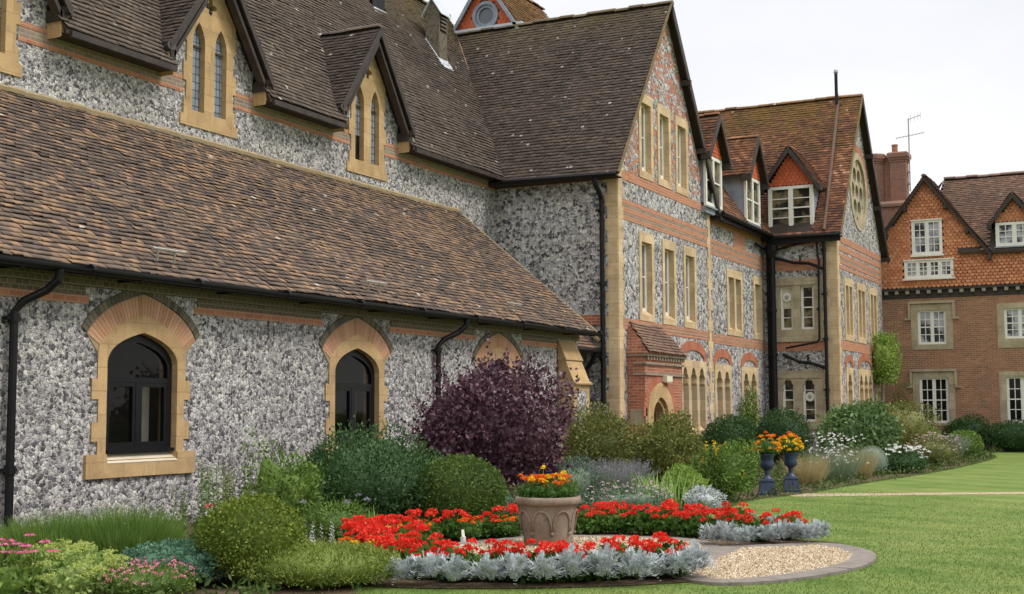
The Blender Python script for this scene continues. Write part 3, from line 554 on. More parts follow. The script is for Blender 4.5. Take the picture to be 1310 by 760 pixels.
# stepped buttress at the end of the aisle
bu = MB(); X0, X1 = 27.15, 28.05
bu.box(X0, X1, 12.2, 12.58, 0, 2.2); bu.hexa([(X0, 12.18, 2.2), (X1, 12.18, 2.2), (X1, 12.58, 2.2), (X0, 12.58, 2.2), (X0, 12.40, 2.72), (X1, 12.40, 2.72), (X1, 12.58, 2.72), (X0, 12.58, 2.72)])
bu.box(X0+.02, X1-.02, 12.4, 12.58, 2.72, 2.76); bu.hexa([(X0-.03, 12.36, 2.72), (X1+.03, 12.36, 2.72), (X1+.03, 12.58, 2.72), (X0-.03, 12.58, 2.72), (X0, 12.57, 3.18), (X1, 12.57, 3.18), (X1, 12.58, 3.18), (X0, 12.58, 3.18)])
bu.hexa([(X0-.03, 12.13, 2.16), (X1+.03, 12.13, 2.16), (X1+.03, 12.2, 2.16), (X0-.03, 12.2, 2.16), (X0-.03, 12.13, 2.2), (X1+.03, 12.13, 2.2), (X1+.03, 12.2, 2.24), (X0-.03, 12.2, 2.24)])
bt_ = bu.build('buttress', 'stone', CH)
bp = MB(); bp.fbox(S(12.2), X0+.2, X1-.2, .5, 2.02, .006, -.01); bp.build('flint_panel', 'flint', bt_)
# nave wall with its two orange courses, and the wall dormers
NV = S(15.9); DU = [3.15, 8.4, 13.65, 18.9, 24.25]
top = [(-4, 7.9)]; out_ = []
for u in DU: out_ += [(u-.6, 7.9), (u-.6, 7.02), (u+.6, 7.02), (u+.6, 7.9)]
nw = MB(); nw.prism(NV, [(34.4, 5.6), (34.4, 7.9)]+out_[::-1]+[(-4, 7.9), (-4, 5.6)], (), 0, -.1); nw.build('wall', 'flint', CH)
bo, bd = MB(), MB(); e = [-4]+[k for u in DU for k in (u-.72, u+.72)]+[30.4]
for a, b in zip(e[::2], e[1::2]):
    bo.fbox(NV, a, b, 7.365, 7.44, .012, -.02); bo.fbox(NV, a, b, 7.60, 7.68, .013, -.02); bd.fbox(NV, a, b, 7.44, 7.60, .008, -.02)
bo.split('orange_course', 'brick_orange', CH); bd.split('dark_course', 'brick_grey', CH)
def lancet(u, hw, v0, va): return arch(u, hw, v0, va-.42, va, 7, .55)
def nave_dormer(u, openl=False):
    D = part_empty('dormer', CH, (u, 15.9, 7))
    st = MB(); sd = [(.72, 6.98), (.72, 7.25), (.66, 7.25), (.66, 7.6), (.74, 7.6), (.74, 7.95), (.66, 7.95), (.66, 8.35), (.72, 8.35), (.72, 8.9)]
    o_ = [(u+.8, 6.78), (u+.8, 6.98)]+[(u+a, b) for a, b in sd]+[(u, 9.86)]+[(u-a, b) for a, b in sd[::-1]]+[(u-.8, 6.98), (u-.8, 6.78)]
    l1, l2 = lancet(u-.33, .17, 7.08, 8.76), lancet(u+.29, .17, 7.08, 8.76); qf = [(u-.02+(.13+.045*math.cos(4*t))*math.cos(t), 9.13+(.13+.045*math.cos(4*t))*math.sin(t)) for t in np.linspace(0, 2*math.pi, 32, endpoint=False)]
    st.prism(NV, o_, [l1, l2, qf], .03, -.2); st.hexa([NV(u-.74, 6.98, .03), NV(u+.74, 6.98, .03), NV(u+.74, 6.98, -.1), NV(u-.74, 6.98, -.1), NV(u-.6, 7.1, -.12), NV(u+.6, 7.1, -.12), NV(u+.6, 7.1, -.15), NV(u-.6, 7.1, -.15)])
    st.build('stone_tracery', 'stone', D)
    pn = MB(); pn.fbox(NV, u-.58, u+.56, 7.05, 9.3, -.085, -.1); pn.build('leaded_pane', 'leaded', D)
    if openl:
        op = MB(); op.fbox(NV, u-.47, u-.19, 7.08, 7.62, -.07, -.084); op.fbox(NV, u-.47, u-.19, 7.62, 7.65, -.06, -.084); op.build('open_casement_shade', 'glass', D)  # dark sheet painted in for the shade inside the open light
    gw = MB()
    for s in (-1, 1): gw.prism(NV, [(u+s*.6, 7.901), (u+s*1.3, 7.901), (u+s*1.3, 8.08), (u+s*.6, 9.05)], (), 0, -.2); gw.poly([(u+s*1.3, 15.9, 7.7), (u+s*1.3, 16.4, 7.7), (u+s*1.3, 16.4, 8.6), (u+s*1.3, 15.9, 8.2)])
    gw.prism(NV, [(u-.62, 9.0), (u+.62, 9.0), (u, 9.95)], [circ(u, 9.15, .22, 12)], 0, -.2)
    gw.build('flint_gable', 'flint', D)
    rz, ft, hw, yf = 10.12, 8.08, 1.42, 15.56
    for s in (-1, 1):
        Wv = np.array((-s*hw, 0, rz-ft)); tiles('tiles', 'tile_nave', D, (u+s*hw, yf, ft), (0, 1, 0), Wv, 1.9, float(np.linalg.norm(Wv)), keep=lambda x, y, z: z > nz_at(y)-.06, seed=int(u*7+s))
        sl2 = MB(); sl2.hexa([(u+s*hw, yf, ft-.05), (u+s*hw, yf+1.2, ft-.05), (u, yf+2.0, rz-.05), (u, yf, rz-.05), (u+s*hw, yf, ft), (u+s*hw, yf+1.2, ft), (u, yf+2.0, rz), (u, yf, rz)]); sl2.build('roof', 'soffit', D)
    bb = MB()
    for s in (-1, 1):
        bb.beam((u+s*(hw+.05), yf, ft-.03), (u, yf, rz-.0), .2, (0, -.04, 0)); bb.beam((u+s*(hw-.1), yf+.02, ft-.15), (u, yf+.02, rz-.3), .12, (0, .16, 0))
        bb.tube([(u+s*(hw+.02), yf-.03, ft-.08), (u+s*(hw-.08), yf+.3, ft-.16)], .09, 8); bb.box(u+s*1.34-.07, u+s*1.34+.07, yf+.02, 15.9, ft-.3, ft-.12)
    bb.build('bargeboard', 'barge', D)
    ridge_tiles('ridge_tiles', 'tile_nave', D, (u, yf-.02, rz+.05), (u, yf+1.75, rz+.05), .1)
    for s in (-1, 1): kn = MB(); kn.prism(NV, [(u+s*1.3, 7.52), (u+s*1.3, 7.95), (u+s*1.46, 7.95), (u+s*1.42, 7.68)], (), .3, 0, True); kn.build('kneeler', 'stone', D)
for u in DU: nave_dormer(u, u == 24.25)
def nave_keep(x, y, z):
    k = np.ones(len(x), bool)
    for u in DU: k &= ~((abs(x-u) < 1.32) & (z < 9.95-1.42*abs(x-u)))
    return k & ~((abs(x-31.28) < .2) & (y > 18.0) & (y < 18.35)) & ~((x > 28.65) & (x < 29.35) & (y > 18.62) & (y < 18.8))
nW = np.array((0, 4.12, 4.12*NS)); nLn = float(np.linalg.norm(nW))
tiles('nave_roof_tiles', 'tile_nave', CH, (-4, N0, NZ), (1, 0, 0), nW, 38.4, nLn, keep=nave_keep, ga=.115, tw=.165, seed=5)
un = MB(); e = [-4]+[k for u in DU for k in (u-1.32, u+1.32)]+[34.4]; zr = nz_at(19.62)
for a, b in zip(e[::2], e[1::2]): un.hexa([(a, N0, NZ-.06), (b, N0, NZ-.06), (b, 17, nz_at(17)-.06), (a, 17, nz_at(17)-.06), (a, N0, NZ-.005), (b, N0, NZ-.005), (b, 17, nz_at(17)-.005), (a, 17, nz_at(17)-.005)]); un.box(a, b, 15.5, 15.9, NZ-.08, NZ-.061)
for u in DU: un.poly([(u-1.32, 15.95, nz_at(15.95)-.02), (u+1.32, 15.95, nz_at(15.95)-.02), (u+1.32, 17, nz_at(17)-.02), (u-1.32, 17, nz_at(17)-.02)])
un.poly([(-4, 17, nz_at(17)-.005), (34.4, 17, nz_at(17)-.005), (34.4, 19.62, zr-.005), (-4, 19.62, zr-.005)]); un.poly([(-4, 19.62, zr), (34.4, 19.62, zr), (34.4, 23.7, NZ), (-4, 23.7, NZ)]); un.poly([(34.4, 15.9, 5), (34.4, 23.4, 5), (34.4, 23.4, 8), (34.4, 19.62, zr), (34.4, 15.9, 8)])
un.build('roof', 'soffit', CH)
ridge_tiles('ridge_tiles', 'tile_nave', CH, (-4, 19.62, zr+.05), (34.4, 19.62, zr+.05), .13)
vl = MB()
for i in range(26): t0, t1 = i/26, (i+1)/26; P0, P1 = Vector((30.35, 15.55, 7.74)), Vector((34.1, 19.18, 13.0)); vl.tube([P0.lerp(P1, t0), P0.lerp(P1, t1)+Vector((0, 0, random.uniform(-.01, .02)))], .045, 6)
vl.build('valley', 'tile_brown', CH)
ng = MB()
for a, b in ((u0+1.5, u1-1.5) for u0, u1 in zip(DU, DU[1:]+[31.9])):
    ng.box(a-.1, b+.1, 15.44, 15.5, NZ-.13, NZ-.03)
ng.split('eaves_board', 'barge', CH)
# small louvred turret and roof vent
T = part_empty('vent_turret', CH, (31.3, 18.2, 12)); tx0, tx1, ty0, ty1, tz = 31.06, 31.5, 17.98, 18.42, 12.72
t_ = MB(); tm = (ty0+ty1)/2; t_.mesh([(tx0, ty0, 11.2), (tx0, ty1, 11.2), (tx0, ty1, tz), (tx0, tm, tz+.33), (tx0, ty0, tz), (tx1, ty0, 11.2), (tx1, ty1, 11.2), (tx1, ty1, tz), (tx1, tm, tz+.33), (tx1, ty0, tz)], [(0, 1, 2, 3, 4), (5, 6, 7, 8, 9), (1, 2, 7, 6), (0, 5, 9, 4)]); t_.build('casing', 'wood', T)
lv = MB()
for k in range(5): z = 12.18+k*.11; lv.hexa([(tx0+.06, ty0-.05, z), (tx1-.06, ty0-.05, z), (tx1-.06, ty0-.002, z+.04), (tx0+.06, ty0-.002, z+.04), (tx0+.06, ty0-.05, z+.03), (tx1-.06, ty0-.05, z+.03), (tx1-.06, ty0-.002, z+.08), (tx0+.06, ty0-.002, z+.08)])
lv.build('louvre', 'wood', T); lb = MB(); lb.box(tx0+.05, tx1-.05, ty0-.012, ty0-.001, 12.15, tz); lb.build('louvre_shade', 'glass', T)  # near-black sheet stands in for the shade between the slats
lc = MB()
for s, yy in ((-1, ty0-.1), (1, ty1+.1)): lc.hexa([(tx0-.08, yy, tz-.12), (tx1+.08, yy, tz-.12), (tx1+.08, tm, tz+.36), (tx0-.08, tm, tz+.36), (tx0-.08, yy, tz-.09), (tx1+.08, yy, tz-.09), (tx1+.08, tm, tz+.40), (tx0-.08, tm, tz+.40)])
lc.build('cap', 'leadlight', T)
la = MB()
for x in (tx0-.04, tx1+.04): la.tube([(x, ty0-.12, nz_at(ty0-.12)+.04), (x, ty1, nz_at(ty1)+.04)], .035, 6)
la.poly([(tx0-.05, ty0-.2, nz_at(ty0-.2)+.09), (tx1+.05, ty0-.2, nz_at(ty0-.2)+.09), (tx1+.05, ty0, nz_at(ty0)+.09), (tx0-.05, ty0, nz_at(ty0)+.09)]); la.build('flashing', 'leadlight', T)
sk = part_empty('roof_vent', CH, (29, 18.7, 12.3)); k_ = MB(); k_.box(28.7, 29.3, 18.66, 18.95, 12.2, 12.62); k_.build('opening', 'glass', sk)  # solid near-black block stands in for the shaded hole
k_ = MB(); k_.poly([(28.6, 18.5, nz_at(18.5)+.05), (29.4, 18.5, nz_at(18.5)+.05), (29.4, 18.63, nz_at(18.63)+.05), (28.6, 18.63, nz_at(18.63)+.05)]); k_.build('flashing', 'leadlight', sk)

# ================================================================== flint hall range: two big gables and the dormered range between them
HA = thing('flint_hall', 'gabled flint and brick hall range with orange bands, stone windows and tall drainpipes', 'hall', (37, 12.4, 0))
TX0, TX1, TY = 30.45, 37.75, 12.43; GZ, GP, TXC = 12.93, 1.46, 34.1
GF, GL = S(TY), WF(TX0)
def stone_window(fr, u0, u1, v0, v1, lights, wall_holes, cusped=False, dep=.22, mat='stone_hall', rows=2, gap=.12, margin=.17, topm=.26, sillm=.18, gl='glass_painted_sky', jl=None):
    """a stone surround cut with one to three narrow lights, white joinery set deep inside; returns the surround"""
    n = lights; wd = u1-u0; lw = (wd-2*margin-(n-1)*gap)/n; st = MB(); hs = []
    for i in range(n):
        a = u0+margin+i*(lw+gap)
        hs.append(trefoil_light((2*a+lw)/2, lw/2, v0+sillm, v1-topm) if cusped else rect(a, a+lw, v0+sillm, v1-topm))
    st.prism(fr, rect(u0, u1, v0, v1), hs, .025, -dep)
    for h in hs:
        ua, ub = min(p[0] for p in h), max(p[0] for p in h); st.hexa([fr(ua, v0+sillm, -dep), fr(ub, v0+sillm, -dep), fr(ub, v0+sillm-.02, .02), fr(ua, v0+sillm-.02, .02), fr(ua, v0+sillm+.16, -dep), fr(ub, v0+sillm+.16, -dep), fr(ub, v0+sillm+.001, .02), fr(ua, v0+sillm+.001, .02)])
    k = st.build('window', mat, HA)
    for h in hs:
        ua, ub = min(p[0] for p in h), max(p[0] for p in h)
        sash(k, fr, ua-.01, ub+.01, v0+sillm+.1, v1-topm+.02, -dep+.08, 1, 1, 1 if cusped else rows, fw=.065, gl=gl)
    wall_holes.append(rect(u0+.09, u1-.09, v0+.1, v1-.17)); return k
def bands(fr, u0, u1, spec, skip=()):
    """spec: (z0, z1, material); skip: u intervals left out"""
    for mat_, nm in (('brick_orange', 'orange_band'), ('brick_grey', 'grey_band')):
        mb = MB()
        for z0, z1, m_ in spec:
            if m_ != mat_: continue
            mb.fbox(fr, u0, u1, z0, z1, .012 if m_ == 'brick_orange' else .009, -.02)
        mb.split(nm, mat_, HA)
h1 = []
for u in (32.42, 34.15, 35.88): stone_window(GF, u-.54, u+.54, 3.90, 6.25, 1, h1)
stone_window(GF, 34.9, 37.2, .8, 2.98, 3, h1, cusped=True, margin=.15, gap=.17, topm=.2)
wm = MB(); wm.prism(GF, rect(TX0, TX1, -.1, 7.47), h1, 0, -.1); wm.build('wall', 'flint_far', HA)
h2 = []
for u, t in ((32.48, 10.0), (33.88, 9.97), (35.32, 9.93)): stone_window(GF, u-.52, u+.52, 7.70, t, 1, h2)
wg = MB(); wg.prism(GF, [(TX0, 7.47), (TX1, 7.47), (TX1, 7.55), (TXC, GZ-.06), (TX0, 7.55)], h2, 0, -.1); wg.build('gable_wall', 'flint_brick', HA)
bands(GF, TX0+.3, TX1-.26, [(7.45, 7.68, 'brick_orange'), (6.83, 6.95, 'brick_orange'), (6.75, 6.83, 'brick_grey'), (6.62, 6.75, 'brick_orange'), (6.54, 6.62, 'brick_grey'), (6.42, 6.54, 'brick_orange'), (3.62, 3.89, 'brick_orange')])
gb = MB()
for k in (3.70, 3.80): gb.fbox(GF, TX0+.3, TX1-.26, k, k+.025, .016, 0)
gb.split('grey_band', 'brick_grey', HA)
q_ = MB(); quoins(GF, TX0, 1, -.1, 7.7, .27, .33, mb=q_, d0=.02); q_.build('quoin', 'stone_hall', HA); q_ = MB(); quoins(GL, TY, 1, -.1, 7.5, .34, .27, mb=q_, d0=.02, d1=-.03); q_.build('quoin', 'stone_hall', HA); q_ = MB(); quoins(GF, TX1, -1, -.1, 7.6, .2, .3, mb=q_, d0=.02); q_.build('quoin', 'stone_hall', HA)
ws = MB(); ws.prism(GL, rect(TY, 16.2, -.1, 7.75), (), 0, -.1); ws.build('wall', 'flint_far', HA)
sb = MB(); sb.fbox(GL, TY+.36, 16, 3.72, 3.98, .014, -.02); sb.build('brick_band', 'brick_red', HA)
sb = MB(); sb.fbox(GL, TY+.3, 16, 7.4, 7.72, .02, -.02); sb.build('brick_band', 'brick_orange', HA)
# brick relieving arches over the ground-floor lights
def relieving(fr, uc, hw, z0, rise, t, n, parent=HA):
    o = part_empty('relieving_arch', parent, fr(uc, z0, 0)); v = MB(); voussoirs(v, fr, head(uc, hw, z0, z0+rise, 10, .9), head(uc, hw+t, z0, z0+rise+t, 10, .9), n, .03, -.02); v.build('brick_arch', 'vous_red', o)
    b = MB(); b.prism(fr, [(uc+hw+t-.01, z0)]+head(uc, hw+t-.01, z0, z0+rise+t-.01, 10, .9)[::-1]+[(uc-hw-t+.01, z0), (uc-hw, z0)]+head(uc, hw, z0, z0+rise, 10, .9)+[(uc+hw, z0)], (), .02, -.02); b.build('mortar_backing', 'mortar', o)
relieving(GF, 36.05, .95, 2.98, .30, .27, 26)
# transept roof
tO = 30.02; tz = 7.5; tl = 7.2; tsl = math.hypot(TXC-tO, GZ-tz)
zt = lambda x: tz+(TXC*0+abs(x-tO) if False else 0)
keepT = lambda x, y, z: ~((y > 15.6) & (z < nz_at(y)-.25))
tiles('roof_tiles', 'tile_nave', HA, (tO, 12.2, tz), (0, 1, 0), (TXC-tO, 0, GZ-tz), 7.0, tsl, keep=keepT, ga=.12, tw=.165, seed=11)
tr0 = 2*TXC-tO
tiles('roof_tiles', 'tile_nave', HA, (tr0, 12.2, tz), (0, 1, 0), (TXC-tr0, 0, GZ-tz), 7.0, tsl, ga=.12, tw=.165, seed=12)
tu = MB()
for xe in (tO, tr0): tu.hexa([(xe, 12.2, tz-.06), (xe, 19.2, tz-.06), (TXC, 19.2, GZ-.06), (TXC, 12.2, GZ-.06), (xe, 12.2, tz), (xe, 19.2, tz), (TXC, 19.2, GZ), (TXC, 12.2, GZ)])
tu.box(tO, TX0, 12.3, 15.9, tz-.09, tz-.062); tu.poly([(TX0, 19.2, 5), (TX1, 19.2, 5), (TX1, 19.2, 7.5), (TXC, 19.2, GZ), (TX0, 19.2, 7.5)]); tu.build('roof', 'soffit', HA)
ridge_tiles('ridge_tiles', 'tile_nave', HA, (TXC, 12.18, GZ+.05), (TXC, 19.1, GZ+.05), .12)
def bargeboards(fr, uc, hw, z0, z1, d, drop=.2, parent=HA, mat='barge', brackets=True, th=.05, verge=None):
    for s in (-1, 1):
        if verge and s == -1:
            for i in range(46):
                b = MB() if i == 0 else b; p = lambda t: Vector(fr(uc-hw+hw*t, z0+(z1-z0)*t, d+.02)); b.tube([p(i/46), p((i+1)/46)+Vector((0, 0, random.uniform(-.01, .012)))], .04, 6)
            b.build('verge', verge, parent); continue
        b = MB(); c = [(uc+s*hw, z0), (uc, z1), (uc, z1-drop*1.7), (uc+s*(hw-drop*.2), z0-drop*1.1)]
        b.mesh([fr(*p, d) for p in c]+[fr(*p, d+th) for p in c], [(0, 1, 2, 3), (4, 5, 6, 7), (0, 1, 5, 4), (1, 2, 6, 5), (2, 3, 7, 6), (3, 0, 4, 7)])
        if brackets:
            for t in (.03, .36, .68): u, z = uc+s*hw*(1-t), z0+(z1-z0)*t-.2; b.fbox(fr, u-.06-s*.02, u+.06-s*.02, z-.14, z+.02, -.02, d+.1)
        b.build('bargeboard', mat, parent)
bargeboards(GF, TXC, TXC-tO+.02, tz-.02, GZ+.03, .2, verge='verge_moss')
gt = MB(); gt.tube([(29.98, 12.25, 7.45), (29.98, 15.6, 7.5)], .06, 8); gt.build('gutter', 'black', HA)
pipe('downpipe', HA, [(29.98, 12.85, 7.4), (30.0, 12.85, 7.25), (30.2, 12.83, 7.05), (30.34, 12.82, 6.9), (30.34, 12.82, 0)], .062, [(30.34, 12.82, z) for z in (6.6, 4.75, 2.9, 1.2)])
# link with a lean-to roof in the corner between aisle and hall
lk_ = part_empty('lean_to', HA, (29.3, 13.3, 0)); b = MB(); b.box(28.31, 30.44, 13.35, 15, -.1, 3.3); b.build('wall', 'flint', lk_)
tiles('tiles', 'tile_brown', lk_, (28.32, 12.95, 3.1), (1, 0, 0), (0, 1.6, 1.3), 2.1, 2.05, ga=.13, seed=31); b = MB(); b.hexa([(28.31, 12.95, 3.03), (30.44, 12.95, 3.03), (30.44, 14.6, 4.37), (28.31, 14.6, 4.37), (28.31, 12.95, 3.09), (30.44, 12.95, 3.09), (30.44, 14.6, 4.42), (28.31, 14.6, 4.42)]); b.build('roof', 'barge', lk_)
b = MB(); b.tube([(28.4, 12.9, 3.05), (30.42, 12.9, 3.05)], .06, 8); b.build('gutter', 'black', lk_)
b = MB()
b.tube([(30.41, 12.93, 3.3), (30.41, 14.5, 4.6)], .06, 6); b.build('mortar_fillet', 'mortar', lk_)
pipe('downpipe', lk_, [(30.1, 12.9, 3.0), (30.1, 13.0, 2.8), (30.2, 13.2, 2.6), (30.2, 13.25, 0)], .06, [(30.2, 13.25, 2.3), (30.2, 13.25, 1)])
# brick porch with a little tiled roof
PO = part_empty('porch', HA, (32.4, 12, 0)); PF = S(11.95); px0, px1 = 30.98, 33.75
b = MB(); dh = arch(32.05, .62, -.1, 1.35, 2.0, 8, .8); b.prism(PF, [(px0, -.1), (px0, 2.98), (px1, 2.98), (px1, -.1), (32.67, -.1)]+dh[2:-1]+[(31.43, -.1)], (), 0, -.12); b.poly([(px0, 12.07, -.1), (px0, TY, -.1), (px0, TY, 2.98), (px0, 12.07, 2.98)]); b.poly([(px1, 12.07, -.1), (px1, TY, -.1), (px1, TY, 2.98), (px1, 12.07, 2.98)]); b.build('wall', 'brick_red', PO)
b = MB(); dO = arch(32.05, .95, -.1, 1.35, 2.28, 8, .8); b.prism(PF, [(31.1, -.1), (31.1, 1.35)]+head(32.05, .95, 1.35, 2.28, 10, .8)[1:-1]+[(33.0, 1.35), (33.0, -.1), (32.62, -.1)]+arch(32.05, .57, -.1, 1.3, 1.9, 8, .8)[2:-1]+[(31.48, -.1)], (), .03, -.04)
b.prism(PF, [(31.25, -.1), (31.25, 1.3)]+head(32.05, .8, 1.33, 2.1, 10, .8)[1:-1]+[(32.85, 1.3), (32.85, -.1), (32.55, -.1)]+arch(32.05, .47, -.1, 1.25, 1.78, 8, .8)[2:-1]+[(31.57, -.1)], (), -.06, -.35); b.build('door_surround', 'stone', PO)
b = MB(); b.fbox(PF, 31.3, 32.8, -.1, 2.1, -.3, -.34); b.build('door', 'barge', PO)
b = MB(); voussoirs(b, PF, head(32.05, .97, 1.4, 2.30, 10, .8), head(32.05, 1.18, 1.4, 2.52, 10, .8), 26, .012, -.02); b.build('brick_arch', 'vous_red', PO)
b = MB(); b.fbox(PF, px0-.05, px1+.05, 2.45, 2.52, .05, -.3); b.fbox(PF, px0-.05, px1+.05, 2.72, 2.78, .05, -.3)
for i in range(14): u = px0+.05+i*.205; b.fbox(PF, u, u+.1, 2.84, 2.93, .07, -.05)
b.fbox(PF, px0-.06, px1+.06, 2.935, 3.0, .1, -.45); b.build('cornice', 'brick_grey', PO)
tiles('tiles', 'tile_brown', PO, (px0-.1, 11.8, 3.02), (1, 0, 0), (0, .63, .82), px1-px0+.2, 1.05, ga=.1, seed=33, keep=lambda x, y, z: (x > px0-.1+.25*(z-3.0)) & (x < px1+.1-.6*(z-3.0)))
b = MB(); b.mesh([(px0-.08, 11.82, 3.0), (px1+.08, 11.82, 3.0), (px1-.35, 12.43, 3.8), (px0+.1, 12.43, 3.8), (px0-.08, 12.43, 3.0), (px1+.08, 12.43, 3.0)], [(0, 1, 2, 3), (0, 3, 4), (1, 5, 2)]); b.build('roof', 'brick_red', PO)
b = MB(); b.fbox(PF, 30.99, 31.09, 1.2, 1.62, .012, 0); b.fbox(WF(px0), 12.0, 12.35, 1.2, 1.6, .012, 0); b.build('plaque', 'stone_grey', PO)
b = MB(); b.fbox(PF, 32.2, 32.62, 2.30, 2.45, .14, .0); b.fbox(PF, 32.24, 32.58, 2.27, 2.30, .12, .02); b.build('porch_light', 'cream', PO)

# ---- range between the gables
RX1 = 43.8; RF = S(12.5); h3 = []
stone_window(RF, 39.55, 41.2, 3.9, 6.0, 2, h3, margin=.16, gap=.13); stone_window(RF, 42.45, 43.45, 3.9, 6.02, 1, h3)
stone_window(RF, 38.2, 39.85, .8, 2.95, 2, h3, cusped=True, margin=.15, gap=.17, topm=.2); stone_window(RF, 40.95, 42.75, .8, 2.95, 2, h3, cusped=True, margin=.15, gap=.17, topm=.2)
b = MB(); b.prism(RF, rect(TX1-.05, RX1, -.1, 7.6), h3, 0, -.1); b.build('wall', 'flint_far', HA)
relieving(RF, 39.02, .66, 2.95, .22, .26, 20); relieving(RF, 41.85, .68, 2.95, .22, .26, 20)
bands(RF, TX1, RX1, [(7.22, 7.5, 'brick_orange'), (6.66, 6.75, 'brick_orange'), (6.58, 6.66, 'brick_grey'), (6.46, 6.58, 'brick_orange'), (6.38, 6.46, 'brick_grey'), (6.28, 6.38, 'brick_orange'), (3.58, 3.87, 'brick_orange')])
gb = MB()
for k in (3.66, 3.76): gb.fbox(RF, TX1, RX1, k, k+.025, .016, 0)
gb.split('grey_band', 'brick_grey', HA); gb = MB(); gb.fbox(RF, 40.4, 41.6, 6.75, 7.22, .01, -.02); gb.build('brick_patch', 'brick_orange', HA)
q_ = MB(); quoins(RF, TX1+.02, 1, -.1, 6.2, .16, .34, mb=q_, d0=.018); q_.build('quoin', 'stone_hall', HA)
rS = 1.46; rz0, ry0 = 7.52, 12.15; rL = math.hypot(2.7, 2.7*rS)
DA = [(37.78, 12.28), (41.9, 12.28)]
def keepR(x, y, z):
    k = np.ones(len(x), bool)
    for u, _ in DA: k &= ~((abs(x-u) < .78) & (z < 9.2)) & ~((abs(x-u) < .95) & (z > 9.1) & (z < 10.4-1.35*abs(x-u)))
    return k & ((x > 36.0) & (z > GZ-GP*abs(x-TXC)-.5)) & (z > 12.9-1.46*abs(x-47.45)-.4)
tiles('roof_tiles', 'tile_red', HA, (36, ry0, rz0), (1, 0, 0), (0, 2.7, 2.7*rS), 9.5, rL, keep=keepR, ga=.12, seed=14)
b = MB()
b.hexa([(TX1+.2, ry0, rz0-.06), (43.5, ry0, rz0-.06), (45.5, ry0+2.7, rz0+2.7*rS-.06), (36, ry0+2.7, rz0+2.7*rS-.06), (TX1+.2, ry0, rz0-.004), (43.5, ry0, rz0-.004), (45.5, ry0+2.7, rz0+2.7*rS-.004), (36, ry0+2.7, rz0+2.7*rS-.004)]); b.poly([(36, ry0+2.7, rz0+2.7*rS), (45.5, ry0+2.7, rz0+2.7*rS), (45.5, 18, 7), (36, 18, 7)]); b.box(TX1+.1, 43.6, 12.2, 12.5, rz0-.1, rz0-.065); b.build('roof', 'soffit', HA)
b = MB(); b.tube([(TX1+.25, 12.08, 7.5), (43.75, 12.08, 7.42)], .07, 8); b.box(TX1+.2, 43.75, 12.16, 12.2, 7.3, 7.52); b.build('gutter', 'black', HA)
def tile_dormer(fr, ax, uc, d, z0, z1, za, hw, back, tmat, seed, rows=2, cols=1, roofdir=None, gm_='tile_hung_dormer', glassm='glass_room', parent=None, roofkeep=None, lights=2, rw=None):
    """gabled dormer: white window, tile-hung gable, black bargeboards, lead cheeks, small tiled roof running back"""
    D = part_empty('dormer', parent or HA, fr(uc, z0, 0)); rw = rw or hw+.22
    sash(D, fr, uc-hw, uc+hw, z0, z1, .0, lights, cols, rows, fw=.1, bw=.03, gl=glassm, th=.08)
    c = MB()
    for s in (-1, 1): c.fbox(fr, uc+s*(hw-.02), uc+s*(hw-.05), z0+.1, z1, -.02, -back)
    c.fbox(fr, uc-hw, uc+hw, z0-.2, z0, -.02, -.3); c.fbox(fr, uc-hw-.04, uc+hw+.04, z0-.05, z0-.002, .06, -.02); c.build('cheek', 'lead', D)
    g_ = MB(); g_.prism(fr, [(uc-hw, z1), (uc+hw, z1), (uc, za-.12)], (), -.03, -.1); g_.build('gable', 'soffit', D)
    U = np.array(fr(1, 0, 0), float)-np.array(fr(0, 0, 0), float); sl_ = (za-z1)/rw
    O = np.array(fr(uc-hw, z1+.01, -.01), float); Nn = np.array(fr(0, 0, 1), float)-np.array(fr(0, 0, 0), float); iu = int(np.argmax(np.abs(U)))
    tiles('hung_tiles', gm_, D, O, U, (0, 0, 1), 2*hw, za-z1, keep=lambda x, y, z: z < za-.22-sl_*abs((x, y)[iu]-uc), tw=.15, ga=.115, scallop=True, seed=seed, n_=Nn, tilt=.008)
    ov = .2; bk = np.array(fr(0, 0, -1), float)-np.array(fr(0, 0, 0), float)
    for s in (-1, 1):
        o = np.array(fr(uc+s*rw, z1-.04, ov), float); p = np.array(fr(uc, za, ov), float); Wv = p-o; LW = float(np.linalg.norm(Wv))
        tiles('tiles', tmat, D, o, bk, Wv, back+ov+.6, LW, ga=.12, seed=seed+s+2, keep=roofkeep)
        r_ = MB(); e = bk*(back+ov+.5); dz = np.array((0, 0, .05)); r_.hexa([o-dz, o+e-dz, p+e-dz, p-dz, o-dz*.1, o+e-dz*.1, p+e-dz*.1, p-dz*.1]); r_.build('roof', 'soffit', D)
    bargeboards(fr, uc, rw+.02, z1-.06, za+.0, ov, .14, D, brackets=False)
    for s in (-1, 1): ft_ = MB(); ft_.fbox(fr, uc+s*rw-.09, uc+s*rw+.06, z1-.24, z1-.05, -.05, ov+.04); ft_.build('bracket', 'barge', D)
    ridge_tiles('ridge_tiles', tmat, D, fr(uc, za+.03, ov), fr(uc, za+.03, -back-.4), .09)
DF = S(12.26)
tile_dormer(DF, 0, DA[0][0], 0, 7.62, 9.2, 10.5, .78, 1.25, 'tile_red', 41, roofkeep=lambda x, y, z: z > rz0+(y-ry0)*rS-.1)
tile_dormer(DF, 0, DA[1][0], 0, 7.62, 9.2, 10.6, .8, 1.25, 'tile_red', 47, roofkeep=lambda x, y, z: z > rz0+(y-ry0)*rS-.1)

